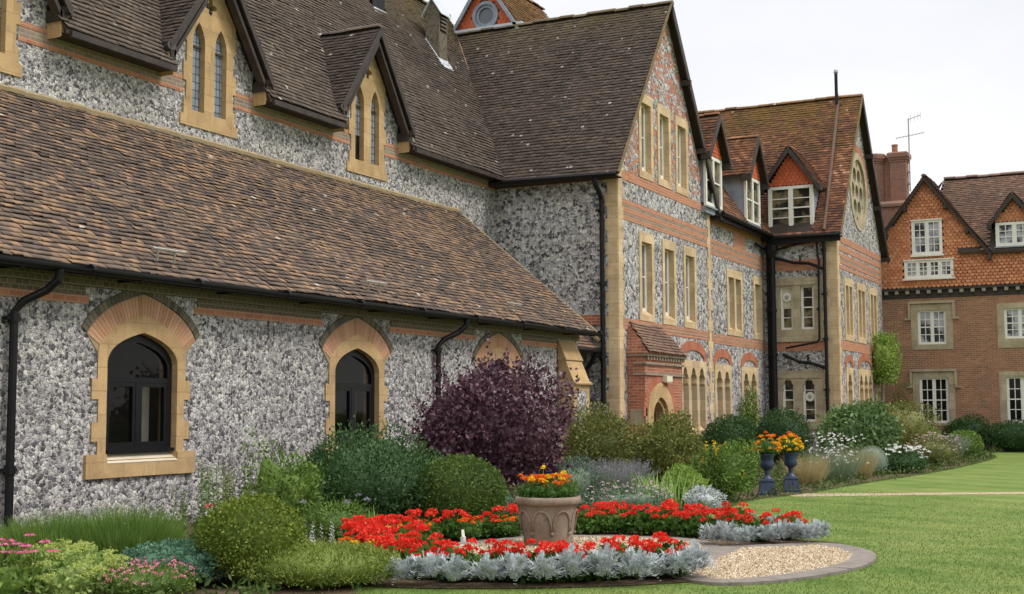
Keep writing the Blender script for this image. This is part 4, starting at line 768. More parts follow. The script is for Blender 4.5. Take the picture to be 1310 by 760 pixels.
# ---- second gabled block
BX0, BX1, BY, BC, BZ = 43.8, 51.2, 10.0, 47.45, 12.88; BF, BL = S(BY), WF(BX0); h4, h5, h6 = [], [], []
for u0, u1 in ((44.75, 46.1), (46.72, 48.15), (48.8, 50.2)): stone_window(BF, u0, u1, 3.9, 6.05, 2, h4, margin=.2, gap=.14)
stone_window(BF, 44.75, 45.75, .8, 2.98, 1, h4, cusped=True, topm=.22); stone_window(BF, 46.6, 49.0, .8, 2.98, 3, h4, cusped=True, margin=.15, gap=.17, topm=.2)
stone_window(BF, 49.6, 50.6, .8, 2.98, 1, h4, cusped=True, topm=.22)
b = MB(); b.prism(BF, rect(BX0, BX1, -.1, 7.45), h4, 0, -.1); b.build('wall', 'flint_far', HA)
rc = (47.45, 9.38); b = MB(); b.prism(BF, [(BX0, 7.45), (BX1, 7.45), (BX1, 7.5), (BC, BZ-.05), (BX0, 7.5)], [circ(*rc, 1.2, 32)], 0, -.1); b.build('gable_wall', 'flint_far', HA)
RW = part_empty('rose_window', HA, (rc[0], BY, rc[1])); b = MB(); b.prism(BF, circ(*rc, 1.42, 40), [circ(*rc, 1.16, 40)], .03, -.2); b.prism(BF, circ(*rc, 1.2, 40), [circ(rc[0]+.66*math.cos(a), rc[1]+.66*math.sin(a), .27, 14) for a in np.arange(6)*math.pi/3]+[circ(*rc, .24, 14)]+[circ(rc[0]+.98*math.cos(a), rc[1]+.98*math.sin(a), .1, 8) for a in (np.arange(6)+.5)*math.pi/3], -.05, -.22); b.build('stone_tracery', 'stone_grey', RW)
b = MB(); b.prism(BF, circ(*rc, 1.18, 32), (), -.19, -.21); b.build('pane', 'glass', RW)
b = MB(); th = np.linspace(math.pi, 0, 25); voussoirs(b, BF, [(rc[0]+1.44*math.cos(a), rc[1]+1.44*math.sin(a)) for a in th], [(rc[0]+1.68*math.cos(a), rc[1]+1.68*math.sin(a)) for a in th], 40, .02, -.02); b.build('brick_arch', 'vous_red', RW)
bs = [(7.2, 7.42, 'brick_orange'), (6.92, 7.12, 'brick_orange'), (6.7, 6.82, 'brick_orange'), (6.6, 6.7, 'brick_grey'), (6.48, 6.6, 'brick_orange'), (6.3, 6.42, 'brick_orange'), (3.55, 3.87, 'brick_orange')]
bands(BF, BX0+.3, BX1-.1, bs); bands(BL, BY+.36, 12.45, [(6.25, 6.62, 'brick_orange'), (7.1, 7.4, 'brick_orange'), (3.52, 3.82, 'brick_orange')])
relieving(BF, 47.8, .95, 3.0, .3, .25, 24); relieving(BF, 45.25, .42, 3.0, .2, .22, 14); relieving(BF, 50.1, .42, 3.0, .2, .22, 14)
q_ = MB(); quoins(BF, BX0, 1, -.1, 7.4, .24, .36, mb=q_, d0=.02); q_.build('quoin', 'stone_hall', HA); q_ = MB(); quoins(BL, BY, 1, -.1, 7.3, .36, .5, mb=q_, d0=.02, d1=-.03); q_.build('quoin', 'stone_hall', HA)
def two_light(v0, v1, s0, s1, cus):
    st = MB(); ls = [(11.52, 11.95), (10.80, 11.26)]
    hs = [trefoil_light((a+b_)/2, (b_-a)/2, s0, s1) if cus else rect(a, b_, s0, s1) for a, b_ in ls]
    st.prism(BL, rect(10.5, 12.16, v0, v1), hs, .03, -.2); st.fbox(BL, 10.45, 12.2, v0-.06, v0+.04, .07, -.02); st.fbox(BL, 10.6, 12.08, v1-.26, v1-.2, .06, .0)
    k = st.build('window', 'stone_grey', HA)
    for a, b_ in ls: sash(k, BL, a-.01, b_+.01, s0, s1+.01, -.09, 1, 1, 4, fw=.06, bw=.028, gl='glass_room')
    return k
k = two_light(3.9, 6.02, 4.25, 5.72, False); b = MB(); b.fbox(BL, 11.55, 11.92, 5.0, 5.68, -.1, -.14); b.build('blanking_panel', 'plaster', k)
b = MB(); b.tube([(BX0+.1, 11.73, 5.36), (BX0+.05, 11.73, 5.36)], [.17, .15], 20); b.tube([(BX0+.05, 11.73, 5.36), (BX0+.03, 11.73, 5.36)], [.1, .09], 16); b.build('extractor_fan', 'white', k)
k2 = two_light(.95, 2.87, 1.15, 2.58, True); b = MB(); b.tube([(BX0+.12, 11.03, 1.98), (BX0+.06, 11.03, 1.98)], [.16, .14], 20); fa = b.build('extractor_fan', 'white', k2)
for o_, z_ in ((5.36, .028), (1.98, .058)):
    b = MB(); y_ = 11.73 if o_ > 3 else 11.03; b.tube([(BX0+z_, y_, o_), (BX0+z_-.004, y_, o_)], .075, 16); b.build('fan_grille', 'steel', k if o_ > 3 else k2)
b = MB(); b.prism(BL, rect(BY, 12.5, -.1, 7.4), [rect(10.6, 12.06, 4.0, 5.9), rect(10.6, 12.06, 1.05, 2.75)], 0, -.1); b.build('wall', 'flint_far', HA); b = MB(); b.poly([(BX1, BY+.1, -.1), (BX1, 16.5, -.1), (BX1, 16.5, 7.5), (BX1, BY+.1, 7.5)]); b.build('wall', 'flint_far', HA)
be0, be1 = 43.45, 51.45; bl = math.hypot(BC-be0, BZ-7.42)
def keepB(x, y, z): return ~((abs(y-11.5) < .78) & (z > 7.5) & (z < 9.15)) & ~((abs(y-11.5) < .95) & (z > 9.0) & (z < 10.35-1.3*abs(y-11.5))) & ~((y > 12.6) & (z < rz0+(y-ry0)*rS-.3) & (z < 11.2))
tiles('roof_tiles', 'tile_red', HA, (be0, 9.78, 7.42), (0, 1, 0), (BC-be0, 0, BZ-7.42), 6.9, bl, keep=keepB, ga=.12, seed=21); tiles('roof_tiles', 'tile_red', HA, (be1, 9.78, 7.42), (0, 1, 0), (BC-be1, 0, BZ-7.42), 6.9, bl, ga=.12, seed=22)
b = MB()
for xe in (be0, be1): b.hexa([(xe, 9.78, 7.36), (xe, 16.6, 7.36), (BC, 16.6, BZ-.06), (BC, 9.78, BZ-.06), (xe, 9.78, 7.415), (xe, 16.6, 7.415), (BC, 16.6, BZ-.005), (BC, 9.78, BZ-.005)])
b.box(be0, BX0, 9.8, 12.5, 7.3, 7.35); b.build('roof', 'soffit', HA)
ridge_tiles('ridge_tiles', 'tile_red', HA, (BC, 9.76, BZ+.05), (BC, 16.6, BZ+.05), .12); bargeboards(BF, BC, BC-be0+.02, 7.38, BZ+.02, .22, verge='verge_moss')
tile_dormer(WF(43.72), 1, 11.5, 0, 7.62, 9.15, 10.5, .78, 1.1, 'tile_red', 55, rows=4, roofkeep=lambda x, y, z: z > 7.42+(x-be0)*(BZ-7.42)/(BC-be0)-.1)
b = MB(); b.tube([(43.42, 9.8, 7.36), (43.42, 12.2, 7.38)], .065, 8); b.box(43.5, 43.54, 9.8, 12.3, 7.15, 7.36); b.build('gutter', 'black', HA)
sv = lambda y, z: (be0+(z-7.42)*(BC-be0)/(BZ-7.42)-.06, y, z+.03)
pipe('vent_pipe', HA, [sv(10.33, 7.5), sv(10.42, 9.4), sv(10.5, 11), sv(10.6, 12.7), (47.1, 10.62, 13.0)], .06, (), 'pipe_brown'); pipe('vent_stack', HA, [(47.1, 10.62, 12.6), (47.1, 10.62, 13.72)], .06, (), 'black'); b = MB(); b.tube([(47.1, 10.62, 13.7), (47.1, 10.62, 13.76), (47.1, 10.62, 13.84), (47.1, 10.62, 13.88)], [.05, .085, .075, .02], 8); b.build('vent_cap', 'steel', HA)
# soil and rain pipes in the corner
px_ = 43.62
pipe('downpipe', HA, [(43.5, 12.12, 6.9), (43.5, 12.12, 0)], .1, [(43.5, 12.12, z) for z in (6.2, 4.9, 3.4, 1.5)]); pipe('downpipe', HA, [(43.62, 12.3, 6.9), (43.62, 12.3, 0)], .06, [(43.62, 12.3, 5.5), (43.62, 12.3, 3.0)])
b = MB(); b.lathe([(.1, -.25), (.2, -.02), (.22, .14), (.2, .16)], 8, (43.48, 12.14, 6.95)); b.build('rainwater_hopper', 'black', HA)
pipe('downpipe', HA, [(px_, 10.38, 7.4), (px_, 10.38, 0)], .06, [(px_, 10.38, z) for z in (6.9, 5.4, 3.9, 2.2)]); pipe('waste_pipe', HA, [(px_, 10.62, 7.3), (px_, 10.6, 6.7), (px_, 10.56, 6.55), (px_, 10.58, 6.2), (px_, 10.6, 3.9), (px_, 10.68, 3.8), (px_, 11.75, 3.62)], .035, [(px_, 10.6, 6.05), (px_, 10.6, 4.9)])
pipe('waste_pipe', HA, [(px_, 12.1, 6.72), (px_, 11.4, 6.5), (px_, 10.9, 6.46), (px_, 10.42, 6.25)], .055); pipe('waste_pipe', HA, [(px_, 11.85, 3.42), (px_, 11.3, 3.15), (px_, 10.9, 3.1), (px_, 10.42, 2.95)], .055); pipe('waste_pipe', HA, [(px_, 12.1, 6.95), (px_, 11.4, 7.12), (px_, 10.6, 7.22)], .04)
pipe('waste_pipe', HA, [(43.45, 12.2, 7.0), (43.4, 12.4, 7.0), (42.6, 12.4, 7.1)], .04); b = MB(); b.tube([(px_, 11.0, 3.15), (px_, 11.0, 3.4)], .03, 8); b.tube([(px_, 11.2, 6.5), (px_, 11.2, 6.75)], .03, 8); b.build('pipe_stub', 'black', HA)
# tiled lantern over the hall roof with a round window
LN = part_empty('roof_lantern', HA, (34.2, 18.18, 13)); LF = WF(34.2); lc_ = 18.18; lz = 13.03
b = MB(); b.prism(LF, [(lc_-1.08, lz-.3), (lc_+1.08, lz-.3), (lc_+1.08, lz), (lc_, 14.6), (lc_-1.08, lz)], [circ(lc_, 13.45, .33)], 0, -.1); b.build('gable', 'soffit', LN)
tiles('hung_tiles', 'tile_hung_dormer', LN, (34.19, lc_-1.08, lz-.02), (0, 1, 0), (0, 0, 1), 2.16, 1.6, keep=lambda x, y, z: (z < 14.55-1.5*abs(y-lc_)) & (np.hypot(y-lc_, z-13.45) > .44), tw=.15, ga=.115, scallop=True, seed=61, n_=(-1, 0, 0), tilt=.008)
b = MB(); b.prism(LF, circ(lc_, 13.45, .44), [circ(lc_, 13.45, .34)], .05, -.02); b.prism(LF, circ(lc_, 13.45, .34), [circ(lc_, 13.45, .25)], .0, -.06); b.build('round_frame', 'lead', LN); b = MB(); b.prism(LF, circ(lc_, 13.45, .34), (), -.05, -.06); b.build('pane', 'glass_painted_sky', LN)
for s in (-1, 1):
    o = np.array((34.05, lc_+s*1.22, lz-.2)); p = np.array((34.05, lc_, 14.72)); tiles('tiles', 'tile_red', LN, o, (1, 0, 0), p-o, 4.2, float(np.linalg.norm(p-o)), ga=.12, seed=63+s)
    b = MB(); e = np.array((4.1, 0, 0)); dz = np.array((0, 0, .06)); b.hexa([o-dz, o+e-dz, p+e-dz, p-dz, o, o+e, p+e, p]); b.build('roof', 'soffit', LN)
b = MB(); b.box(34.3, 38, lc_-1.0, lc_+1.0, 12, lz+.1); b.build('side_wall', 'lead', LN)
bargeboards(LF, lc_, 1.25, lz-.22, 14.72, .15, .12, LN, 'lead', False); ridge_tiles('ridge_tiles', 'tile_red', LN, (34.05, lc_, 14.76), (38.2, lc_, 14.76), .1)
b = MB(); b.box(34.0, 34.2, lc_-1.3, lc_+1.1, 12.98, 13.06); b.build('flashing', 'leadlight', LN)

# ================================================================== brick house across the end of the lawn
BH = thing('brick_house', 'red brick house with tile hung upper storey and white casement windows across the lawn end', 'house', (54, 6, 0))
HX = 52.0; HF, UF = WF(HX), WF(HX-.14)
def house_window(fr, u0, u1, v0, v1, su, sv0, sv1, mat='stone_grey', lights=2, cols=2, rows=4, hood=True, gl='glass_net', holes=None):
    st = MB(); st.prism(fr, rect(u0-su, u1+su, v0-sv0, v1+sv1), [rect(u0, u1, v0, v1)], .02, -.16); k = st.build('window', mat, BH)
    sash(k, fr, u0-.005, u1+.005, v0, v1+.005, -.06, lights, cols, rows, fw=.07, bw=.028, gl=gl)
    if hood:
        h = MB(); a, b_, t = u0-su-.1, u1+su+.1, v1+sv1+.02; h.fbox(fr, a, b_, t, t+.09, .1, 0); h.fbox(fr, a, a+.09, t-.55, t, .09, 0); h.fbox(fr, b_-.09, b_, t-.55, t, .09, 0); h.fbox(fr, a-.13, a+.09, t-.62, t-.55, .095, 0); h.fbox(fr, b_-.09, b_+.13, t-.62, t-.55, .095, 0); h.build('hood_mould', 'stone_grey', k)
    if holes is not None: holes.append(rect(u0-.05, u1+.05, v0-.05, v1+.05))
h7 = []
house_window(HF, 7.78, 8.84, 4.02, 5.33, .24, .2, .24, holes=h7); house_window(HF, 7.78, 8.84, 1.02, 2.74, .24, .1, .22, holes=h7, rows=4, gl='glass')
for u in (5.15, 2.3): house_window(HF, u-.55, u+.55, 4.16, 5.3, .24, .34, .2, holes=h7, hood=False); house_window(HF, u-.55, u+.55, 1.05, 2.74, .24, .1, .2, holes=h7, hood=False, gl='glass')
b = MB(); b.prism(HF, rect(-1, 10.6, -.1, 6.15), h7, 0, -.12); b.build('wall', 'brick_house', BH)
hg = 8.38; b = MB(); b.prism(UF, [(-1, 6.2), (10.6, 6.2), (10.6, 7.55), (hg, 10.4), (6.2, 7.55), (-1, 7.55)], (), 0, -.1); b.build('upper_wall', 'soffit', BH)
W_ = [(7.8, 8.93, 7.46, 8.78, 2, 2, 4), (7.42, 9.24, 6.56, 7.24, 4, 2, 3)]
def keepH(x, y, z):
    k = (z < 7.5) | (z < 10.32-1.32*abs(y-hg))
    for a, b_, c, d, *_ in W_: k &= ~((y > a) & (y < b_) & (z > c-.05) & (z < d))
    return k
tiles('hung_tiles', 'tile_hung', BH, (HX-.145, -1, 6.2), (0, 1, 0), (0, 0, 1), 11.6, 4.2, keep=keepH, tw=.165, ga=.12, scallop=True, seed=71, n_=(-1, 0, 0), tilt=.012)
for a, b_, c, d, l_, co, ro in W_:
    o = part_empty('window', BH, UF((a+b_)/2, c, 0)); sash(o, UF, a, b_, c, d, .05, l_, co, ro, fw=.085, bw=.03, gl='glass_net'); q = MB(); q.fbox(UF, a-.06, b_+.06, c-.07, c-.004, .12, 0); q.fbox(UF, a-.03, b_+.03, d+.004, d+.05, .09, 0); q.build('sill', 'white', o)
b = MB(); b.fbox(UF, -1, 10.6, 6.1, 6.2, .03, -.1); b.fbox(HF, -1, 10.6, 5.8, 6.1, .02, -.05); b.build('jetty_beam', 'barge', BH)
b = MB()
for i in range(29): u = -.9+i*.4; b.fbox(HF, u, u+.13, 5.97, 6.1, .16, 0)
b.split('joist_end', 'joist', BH)
hr0, hr1, hxe = 7.48, 10.8, 51.65
tiles('roof_tiles', 'tile_brown', BH, (hxe, -1, hr0), (0, 1, 0), (3.1, 0, hr1-hr0), 11, math.hypot(3.1, hr1-hr0), keep=lambda x, y, z: (z > 10.4-1.32*abs(y-hg)-.2) & ~((abs(y-5.2) < .72) & (z < 8.6)) & ~((abs(y-5.2) < .9) & (z < 9.5-1.15*abs(y-5.2))) & (y < 8.1+.0*z), ga=.12, seed=72)
b = MB(); b.hexa([(hxe, -1, hr0-.06), (hxe, 7.2, hr0-.06), (54.75, 8.1, hr1-.06), (54.75, -1, hr1-.06), (hxe, -1, hr0-.005), (hxe, 7.2, hr0-.005), (54.75, 8.1, hr1-.005), (54.75, -1, hr1-.005)]); b.poly([(54.75, -1, hr1), (54.75, 8.1, hr1), (58, 10, 7.4), (58, -1, 7.4)]); b.poly([(54.75, 8.1, hr1), (52, 10.6, 7.4), (58, 10.6, 7.4)])
b.box(hxe, HX-.14, -1, 6.3, hr0-.12, hr0-.065); gy0, gy1 = hg+2.35, hg-2.35; gzb = 10.5-1.33*2.35
for yy in (gy0, gy1): b.hexa([(51.6, yy, gzb-.06), (54.8, yy, gzb-.06), (54.8, hg, 10.44), (51.6, hg, 10.44), (51.6, yy, gzb), (54.8, yy, gzb), (54.8, hg, 10.5), (51.6, hg, 10.5)])
b.build('roof', 'soffit', BH)
for yy, sd in ((gy0, 1), (gy1, 2)): tiles('roof_tiles', 'tile_brown', BH, (51.58, yy, gzb), (1, 0, 0), (0, hg-yy, 10.5-gzb), 3.2, math.hypot(2.35, 10.5-gzb), ga=.12, seed=74+sd)
ridge_tiles('ridge_tiles', 'tile_brown', BH, (54.75, -1, hr1+.05), (54.75, 8.1, hr1+.05), .12); ridge_tiles('ridge_tiles', 'tile_brown', BH, (51.57, hg, 10.55), (54.7, hg, 10.55), .1)
bargeboards(UF, hg, 2.37, gzb, 10.52, .2, .13, BH)
tile_dormer(WF(51.72), 1, 5.2, 0, 7.6, 8.5, 9.6, .66, 1.3, 'tile_brown', 81, rows=3, cols=2, parent=BH, gm_='tile_hung', glassm='glass_net', roofkeep=lambda x, y, z: z > hr0+(x-hxe)*(hr1-hr0)/3.1-.1)
tile_dormer(WF(51.72), 1, 1.6, 0, 7.6, 8.5, 9.6, .66, 1.3, 'tile_brown', 85, rows=3, cols=2, parent=BH, gm_='tile_hung', glassm='glass_net', roofkeep=lambda x, y, z: z > hr0+(x-hxe)*(hr1-hr0)/3.1-.1)
# chimney: two clustered shafts
b = MB(); b.box(56.4, 57.6, 9.9, 11.7, 6.5, 10.25)
for y0, y1, o8 in ((10.85, 11.75, 8), (9.92, 10.58, 4)):
    c, r = (y0+y1)/2, (y1-y0)/2; k = 1 if o8 == 8 else 1.0
    b.lathe([(r*k, 10.2), (r, 12.05), (r+.03, 12.06), (r+.03, 12.14), (r+.07, 12.15), (r+.07, 12.24), (r+.11, 12.25), (r+.11, 12.42), (r+.05, 12.48)], o8, (57, c, 0), sq=(o8 == 4))
b.box(56.9, 57.4, 10.5, 10.95, 10.2, 12.3); ck = b.build('chimney', 'brick_chimney', BH)
b = MB(); b.box(56.32, 57.68, 9.85, 11.75, 10.1, 10.22); b.hexa([(56.32, 9.85, 10.222), (57.68, 9.85, 10.222), (57.68, 11.75, 10.222), (56.32, 11.75, 10.222), (56.5, 10, 10.36), (57.5, 10, 10.36), (57.5, 11.65, 10.36), (56.5, 11.65, 10.36)]); b.build('ledge', 'tile_brown', ck)
b = MB(); b.lathe([(.13, 12.4), (.12, 12.8), (.14, 12.81), (.14, 12.86), (.1, 12.86)], 12, (57, 10.42, 0)); b.build('chimney_pot', 'brick_red', ck)
AE = thing('tv_aerial', 'thin metal television aerial on a mast fixed to the brick chimney', 'aerial', (57, 9.85, 10.9))
b = MB(); b.tube([(57, 9.82, 10.8), (57, 9.82, 13.95)], .028, 8); b.box(56.9, 57.1, 9.8, 9.92, 11.1, 11.16); b.box(56.9, 57.1, 9.8, 9.92, 11.6, 11.66); b.build('mast', 'steel', AE)
b = MB(); b.tube([(56.9, 10.35, 13.12), (57.0, 9.82, 13.2), (57.1, 9.2, 13.3)], .014, 6)
for t in np.linspace(-.55, .5, 9): b.tube([(56.85, 9.82+t, 13.2-t*.12), (57.2, 9.82+t, 13.2-t*.12)], .008, 5)
b.build('aerial_array', 'steel', AE)
b = MB(); b.tube([(57, 9.82, 13.9), (57.0, 9.3, 14.05)], .014, 6)
for t in (.1, .25, .4, .5): b.tube([(57, 9.82-t, 13.74+t*.28), (57, 9.82-t, 14.06+t*.28)], .008, 5)
b.build('aerial_array', 'steel', AE)

# ================================================================== planting
def unit(v): return v/np.maximum(np.linalg.norm(v, axis=-1, keepdims=True), 1e-9)
class Cl:
    """cloud of small quads (leaves, petals, blade strips); every leaf is an island"""
    def __init__(s): s.V = []; s.F = []; s.n = 0
    def add(s, v, f): s.V.append(v); s.F.append(f+s.n); s.n += len(v)
    def leaves(s, P, D, L, W, rg, fold=.25, roll=None, up=None):
        n = len(P); D = unit(D); r = rg.normal(size=(n, 3)) if up is None else up+rg.normal(size=(n, 3))*.35
        sd = unit(np.cross(D, r)); nm = np.cross(sd, D); L = np.broadcast_to(L, n)[:, None]; W = np.broadcast_to(W, n)[:, None]
        v = np.stack([P, P+D*L*.45+sd*W*.5+nm*W*fold, P+D*L-nm*L*.12, P+D*L*.45-sd*W*.5+nm*W*fold], 1).reshape(-1, 3); s.add(v, np.arange(n)[:, None]*4+np.array([[0, 1, 2, 3]]))
    def blades(s, P, D, L, w, bend, rg, seg=3, tip=.15):
        n = len(P); D = unit(D); L = np.broadcast_to(L, n)[:, None]; w = np.broadcast_to(w, n)[:, None]; bend = np.broadcast_to(bend, n)[:, None]
        h = D*np.array((1, 1, 0.)); h = unit(np.where(np.linalg.norm(h, axis=1, keepdims=True) < .02, rg.normal(size=(n, 3))*np.array((1, 1, 0.)), h)); sd = unit(np.cross(D, rg.normal(size=(n, 3)))); rows = []
        for k in range(seg+1):
            t = k/seg; c = P+D*L*t+(h*.6-Z*.55)*L*bend*t*t; ww = w*(1-(1-tip)*t**1.5); rows += [c-sd*ww*.5, c+sd*ww*.5]
        v = np.stack(rows, 1).reshape(-1, 3); q = np.array([[2*k, 2*k+1, 2*k+3, 2*k+2] for k in range(seg)]); s.add(v, (np.arange(n)[:, None, None]*(2*seg+2)+q[None]).reshape(-1, 4))
        return P+D*L+(h*.6-Z*.55)*L*bend
    def obj(s, name, mat, parent, local=True):
        o = bpy.data.objects.new(name, fast_mesh(name, np.concatenate(s.V), np.concatenate(s.F))); COL.objects.link(o); o.data.materials.append(MAT[mat])
        if parent is not None: o.parent = parent
        return o
def sphere_dirs(n, rg, low=-.35):
    d = unit(rg.normal(size=(n*3, 3))); d = d[d[:, 2] > low][:n]; return d
def lump_fn(rg, k, amp, width):
    C_ = sphere_dirs(k, rg, -.2); A_ = rg.uniform(-.6, 1, k)*amp
    return lambda d: 1+(A_*np.exp((d@C_.T-1)/width)).sum(1)
def core(cl, rx, ry, rz, zc, lump, sc=.8, m=14):
    a, b = np.meshgrid(np.linspace(0, 2*np.pi, m+1), np.linspace(-.5*np.pi, .5*np.pi, m//2+1)); d = np.stack([np.cos(b)*np.cos(a), np.cos(b)*np.sin(a), np.sin(b)], -1).reshape(-1, 3)
    v = d*lump(d)[:, None]*np.array((rx, ry, rz))*sc+np.array((0, 0, zc)); v[:, 2] = np.maximum(v[:, 2], .01); i = np.arange(m//2)[:, None]*(m+1)+np.arange(m)[None]; i = i.ravel(); cl.add(v, np.stack([i, i+1, i+m+2, i+m+1], 1))
def crown(rx, ry, h, n, L, W, seed, amp=.25, k=14, width=.12, depth=.35, droop=.0, upb=.3, low=-.5, stray=.04, corek=.78, jit=.9):
    rg = np.random.default_rng(seed); cl = Cl(); rz = h*.56; zc = h-rz; lump = lump_fn(rg, k, amp, width); d = sphere_dirs(n, rg, low)
    t = 1-depth*rg.uniform(0, 1, len(d))**1.6; t += (rg.uniform(0, 1, len(d)) < stray)*rg.uniform(0, .16, len(d))
    fine = 1+.06*np.sin(d[:, 0]*17+seed)*np.sin(d[:, 1]*19+2)*np.sin(d[:, 2]*15)
    P = d*(t*lump(d)*fine)[:, None]*np.array((rx, ry, rz))+np.array((0, 0, zc)); ok = P[:, 2] > .015; P, d = P[ok], d[ok]; m = len(P)
    D = d*.8+rg.normal(size=(m, 3))*jit+Z*(upb-droop); cl.leaves(P, D, L*rg.uniform(.65, 1.3, m), W*rg.uniform(.7, 1.25, m), rg)
    if corek: core(cl, rx, ry, rz, zc, lump, corek*(.84 if amp > .33 else 1))
    return cl, P, d
def stems(parent, r, h, n, seed, mat='stem', rad=.012, name='stem'):
    rg = np.random.default_rng(seed); mb = MB()
    for i in range(n):
        a = rg.uniform(0, 6.28); q = rg.uniform(.25, .8); mb.tube([(r*.12*math.cos(a), r*.12*math.sin(a), -.02), (r*.35*q*math.cos(a), r*.35*q*math.sin(a), h*.35), (r*q*math.cos(a+.2), r*q*math.sin(a+.2), h*.72)], [rad*1.4, rad, rad*.5], 5)
    o = bpy.data.objects.new(name, None); bpy.data.objects.remove(o)
    me = bpy.data.meshes.new(name); me.from_pydata(mb.v, [], mb.f); me.update(); o = bpy.data.objects.new(name, me); COL.objects.link(o); me.materials.append(MAT[mat]); o.parent = parent; return o
def heads(cl, C_, r, npet, rg, pl, pw, flat=.7):
    """round flower heads: npet petals on a small flattened ball round every centre"""
    n = len(C_); d = unit(rg.normal(size=(n, npet, 3))+np.array((0, 0, .5))); d[..., 2] = np.abs(d[..., 2])*.9-.15
    P = C_[:, None]+d*np.broadcast_to(r, n)[:, None, None]*np.array((1, 1, flat)); cl.leaves(P.reshape(-1, 3)-d.reshape(-1, 3)*pl*.3, (d+rg.normal(size=d.shape)*.5).reshape(-1, 3), pl, pw, rg, fold=.1)
def shrub(name, label, cat, x, y, rx, ry, h, mat, n, L, W, seed, stem=8, rot=0., **k):
    T_ = thing(name, label, cat, (x, y, 0)); T_.rotation_euler.z = rot; cl, P, d = crown(rx, ry, h, n, L, W, seed, **k); cl.obj('foliage', mat, T_); stems(T_, min(rx, ry), h, stem, seed); return T_, P, d
def top_pts(P, d, n, rg, zmin=.45, out=.02):
    h = P[:, 2].max(); i = np.where(P[:, 2] > h*zmin)[0]; i = rg.choice(i, min(n, len(i)), False); return P[i]+d[i]*out+Z*out
def flowers(T_, C_, mat, r, npet, pl, pw, seed, flat=.7, name='flower_head'):
    rg = np.random.default_rng(seed); R_ = r*rg.uniform(.7, 1.2, len(C_)); few = len(C_) <= 60
    for q in ([slice(k, k+1) for k in range(len(C_))] if few else [slice(None)]):
        cl = Cl(); heads(cl, C_[q], R_[q], npet, rg, pl, pw, flat); o = cl.obj(name, mat, T_)
        if not few: o['kind'] = 'stuff'

# ---- shrubs along the chapel wall
t, P, d = shrub('smoke_bush', 'large dark purple smoke bush in front of the third chapel window', 'shrub', 18.45, 9.75, 1.3, 1.05, 2.12, 'purple', 11000, .08, .066, 101, 10, amp=.36, k=30, width=.05, depth=.55, stray=.18, corek=.62)
rg = np.random.default_rng(5); cl = Cl(); m = 130; dd = sphere_dirs(m, rg, -.25); base = dd*np.array((1.08, .92, 1.12))+np.array((0, 0, 1.0))
for i in range(m):
    dr = unit((dd[i]*np.array((.8, .8, .5))+Z*.65+rg.normal(size=3)*.2)[None])[0]; ln = rg.uniform(.25, .7); q = np.linspace(.1, 1, 12); P0 = base[i]+dr*ln*q[:, None]; a = rg.uniform(0, 6.28)+np.arange(12)*2.4; o_ = np.stack([np.cos(a), np.sin(a), np.full(12, .45)], 1)
    cl.leaves(P0, o_+dr*.5, .075*rg.uniform(.7, 1.2, 12), .058, rg)
V1 = [o for o in bpy.data.objects if o.parent == t and o.name.startswith('foliage')][0]; c0 = cl; bm_v = np.empty(len(V1.data.vertices)*3); V1.data.vertices.foreach_get('co', bm_v); fl_ = np.array([list(q.vertices) for q in V1.data.polygons]); c0.V.append(bm_v.reshape(-1, 3)); c0.F.append(fl_+c0.n); bpy.data.objects.remove(V1); c0.obj('foliage', 'purple', t)
P2 = top_pts(P, d, 260, rg, .25, .03); cl = Cl(); P2 = P2[(P2[:, 0] > .0)]; cl.leaves(P2, unit(P2-np.array((0, 0, .9)))+rg.normal(size=P2.shape)*.4, .068, .055, rg); o = cl.obj('young_leaf', 'purple_red', t); o['kind'] = 'stuff'
shrub('box_ball', 'clipped round box ball left of the stone planter', 'shrub', 15.45, 8.6, .59, .59, .99, 'g_box', 11000, .034, .023, 103, 6, amp=.05, depth=.16, stray=.01, corek=.88)
shrub('evergreen_shrub', 'broad dark green evergreen shrub under the second chapel window', 'shrub', 15.35, 10.0, 1.1, 1.3, 1.12, 'g_dark', 13000, .062, .03, 104, 10, amp=.32, k=34, width=.05, stray=.08, depth=.4)
shrub('leafy_shrub', 'yellowish green leafy shrub on the left side of the broad dark evergreen', 'shrub', 13.7, 10.2, .45, .5, .84, 'g_mid', 3600, .065, .03, 105, 8, amp=.5, k=22, width=.06, stray=.2, depth=.5)
shrub('golden_box', 'rounded yellow green box bush at the front of the bed below the first chapel window', 'shrub', 9.9, 7.72, .5, .5, .8, 'g_ybox', 8500, .034, .024, 106, 6, amp=.09, depth=.2, stray=.05, corek=.84)
shrub('hebe_mound', 'low olive green mound spreading at the edge of the front lawn', 'shrub', 10.0, 6.98, .72, .5, .37, 'g_mound', 6500, .045, .012, 107, 5, amp=.14, depth=.3, upb=.8, stray=.1, rot=-.9)
T_ = thing('blue_spurge', 'dome of blue green feathery foliage in front of the fine leaved clump', 'plant', (9.5, 8.25, 0)); cl, P, d = crown(.56, .5, .4, 1600, .05, .02, 108, amp=.12, depth=.25)
rg = np.random.default_rng(18); P2, d2 = P[::2], d[::2]
for k in range(7): a = k*.9; cl.leaves(P2, d2*.7+np.stack([np.cos(a+P2[:, 0]*40), np.sin(a+P2[:, 0]*40), .3+0*P2[:, 0]], 1), .042, .011, rg)
cl.obj('foliage', 'g_blue', T_)
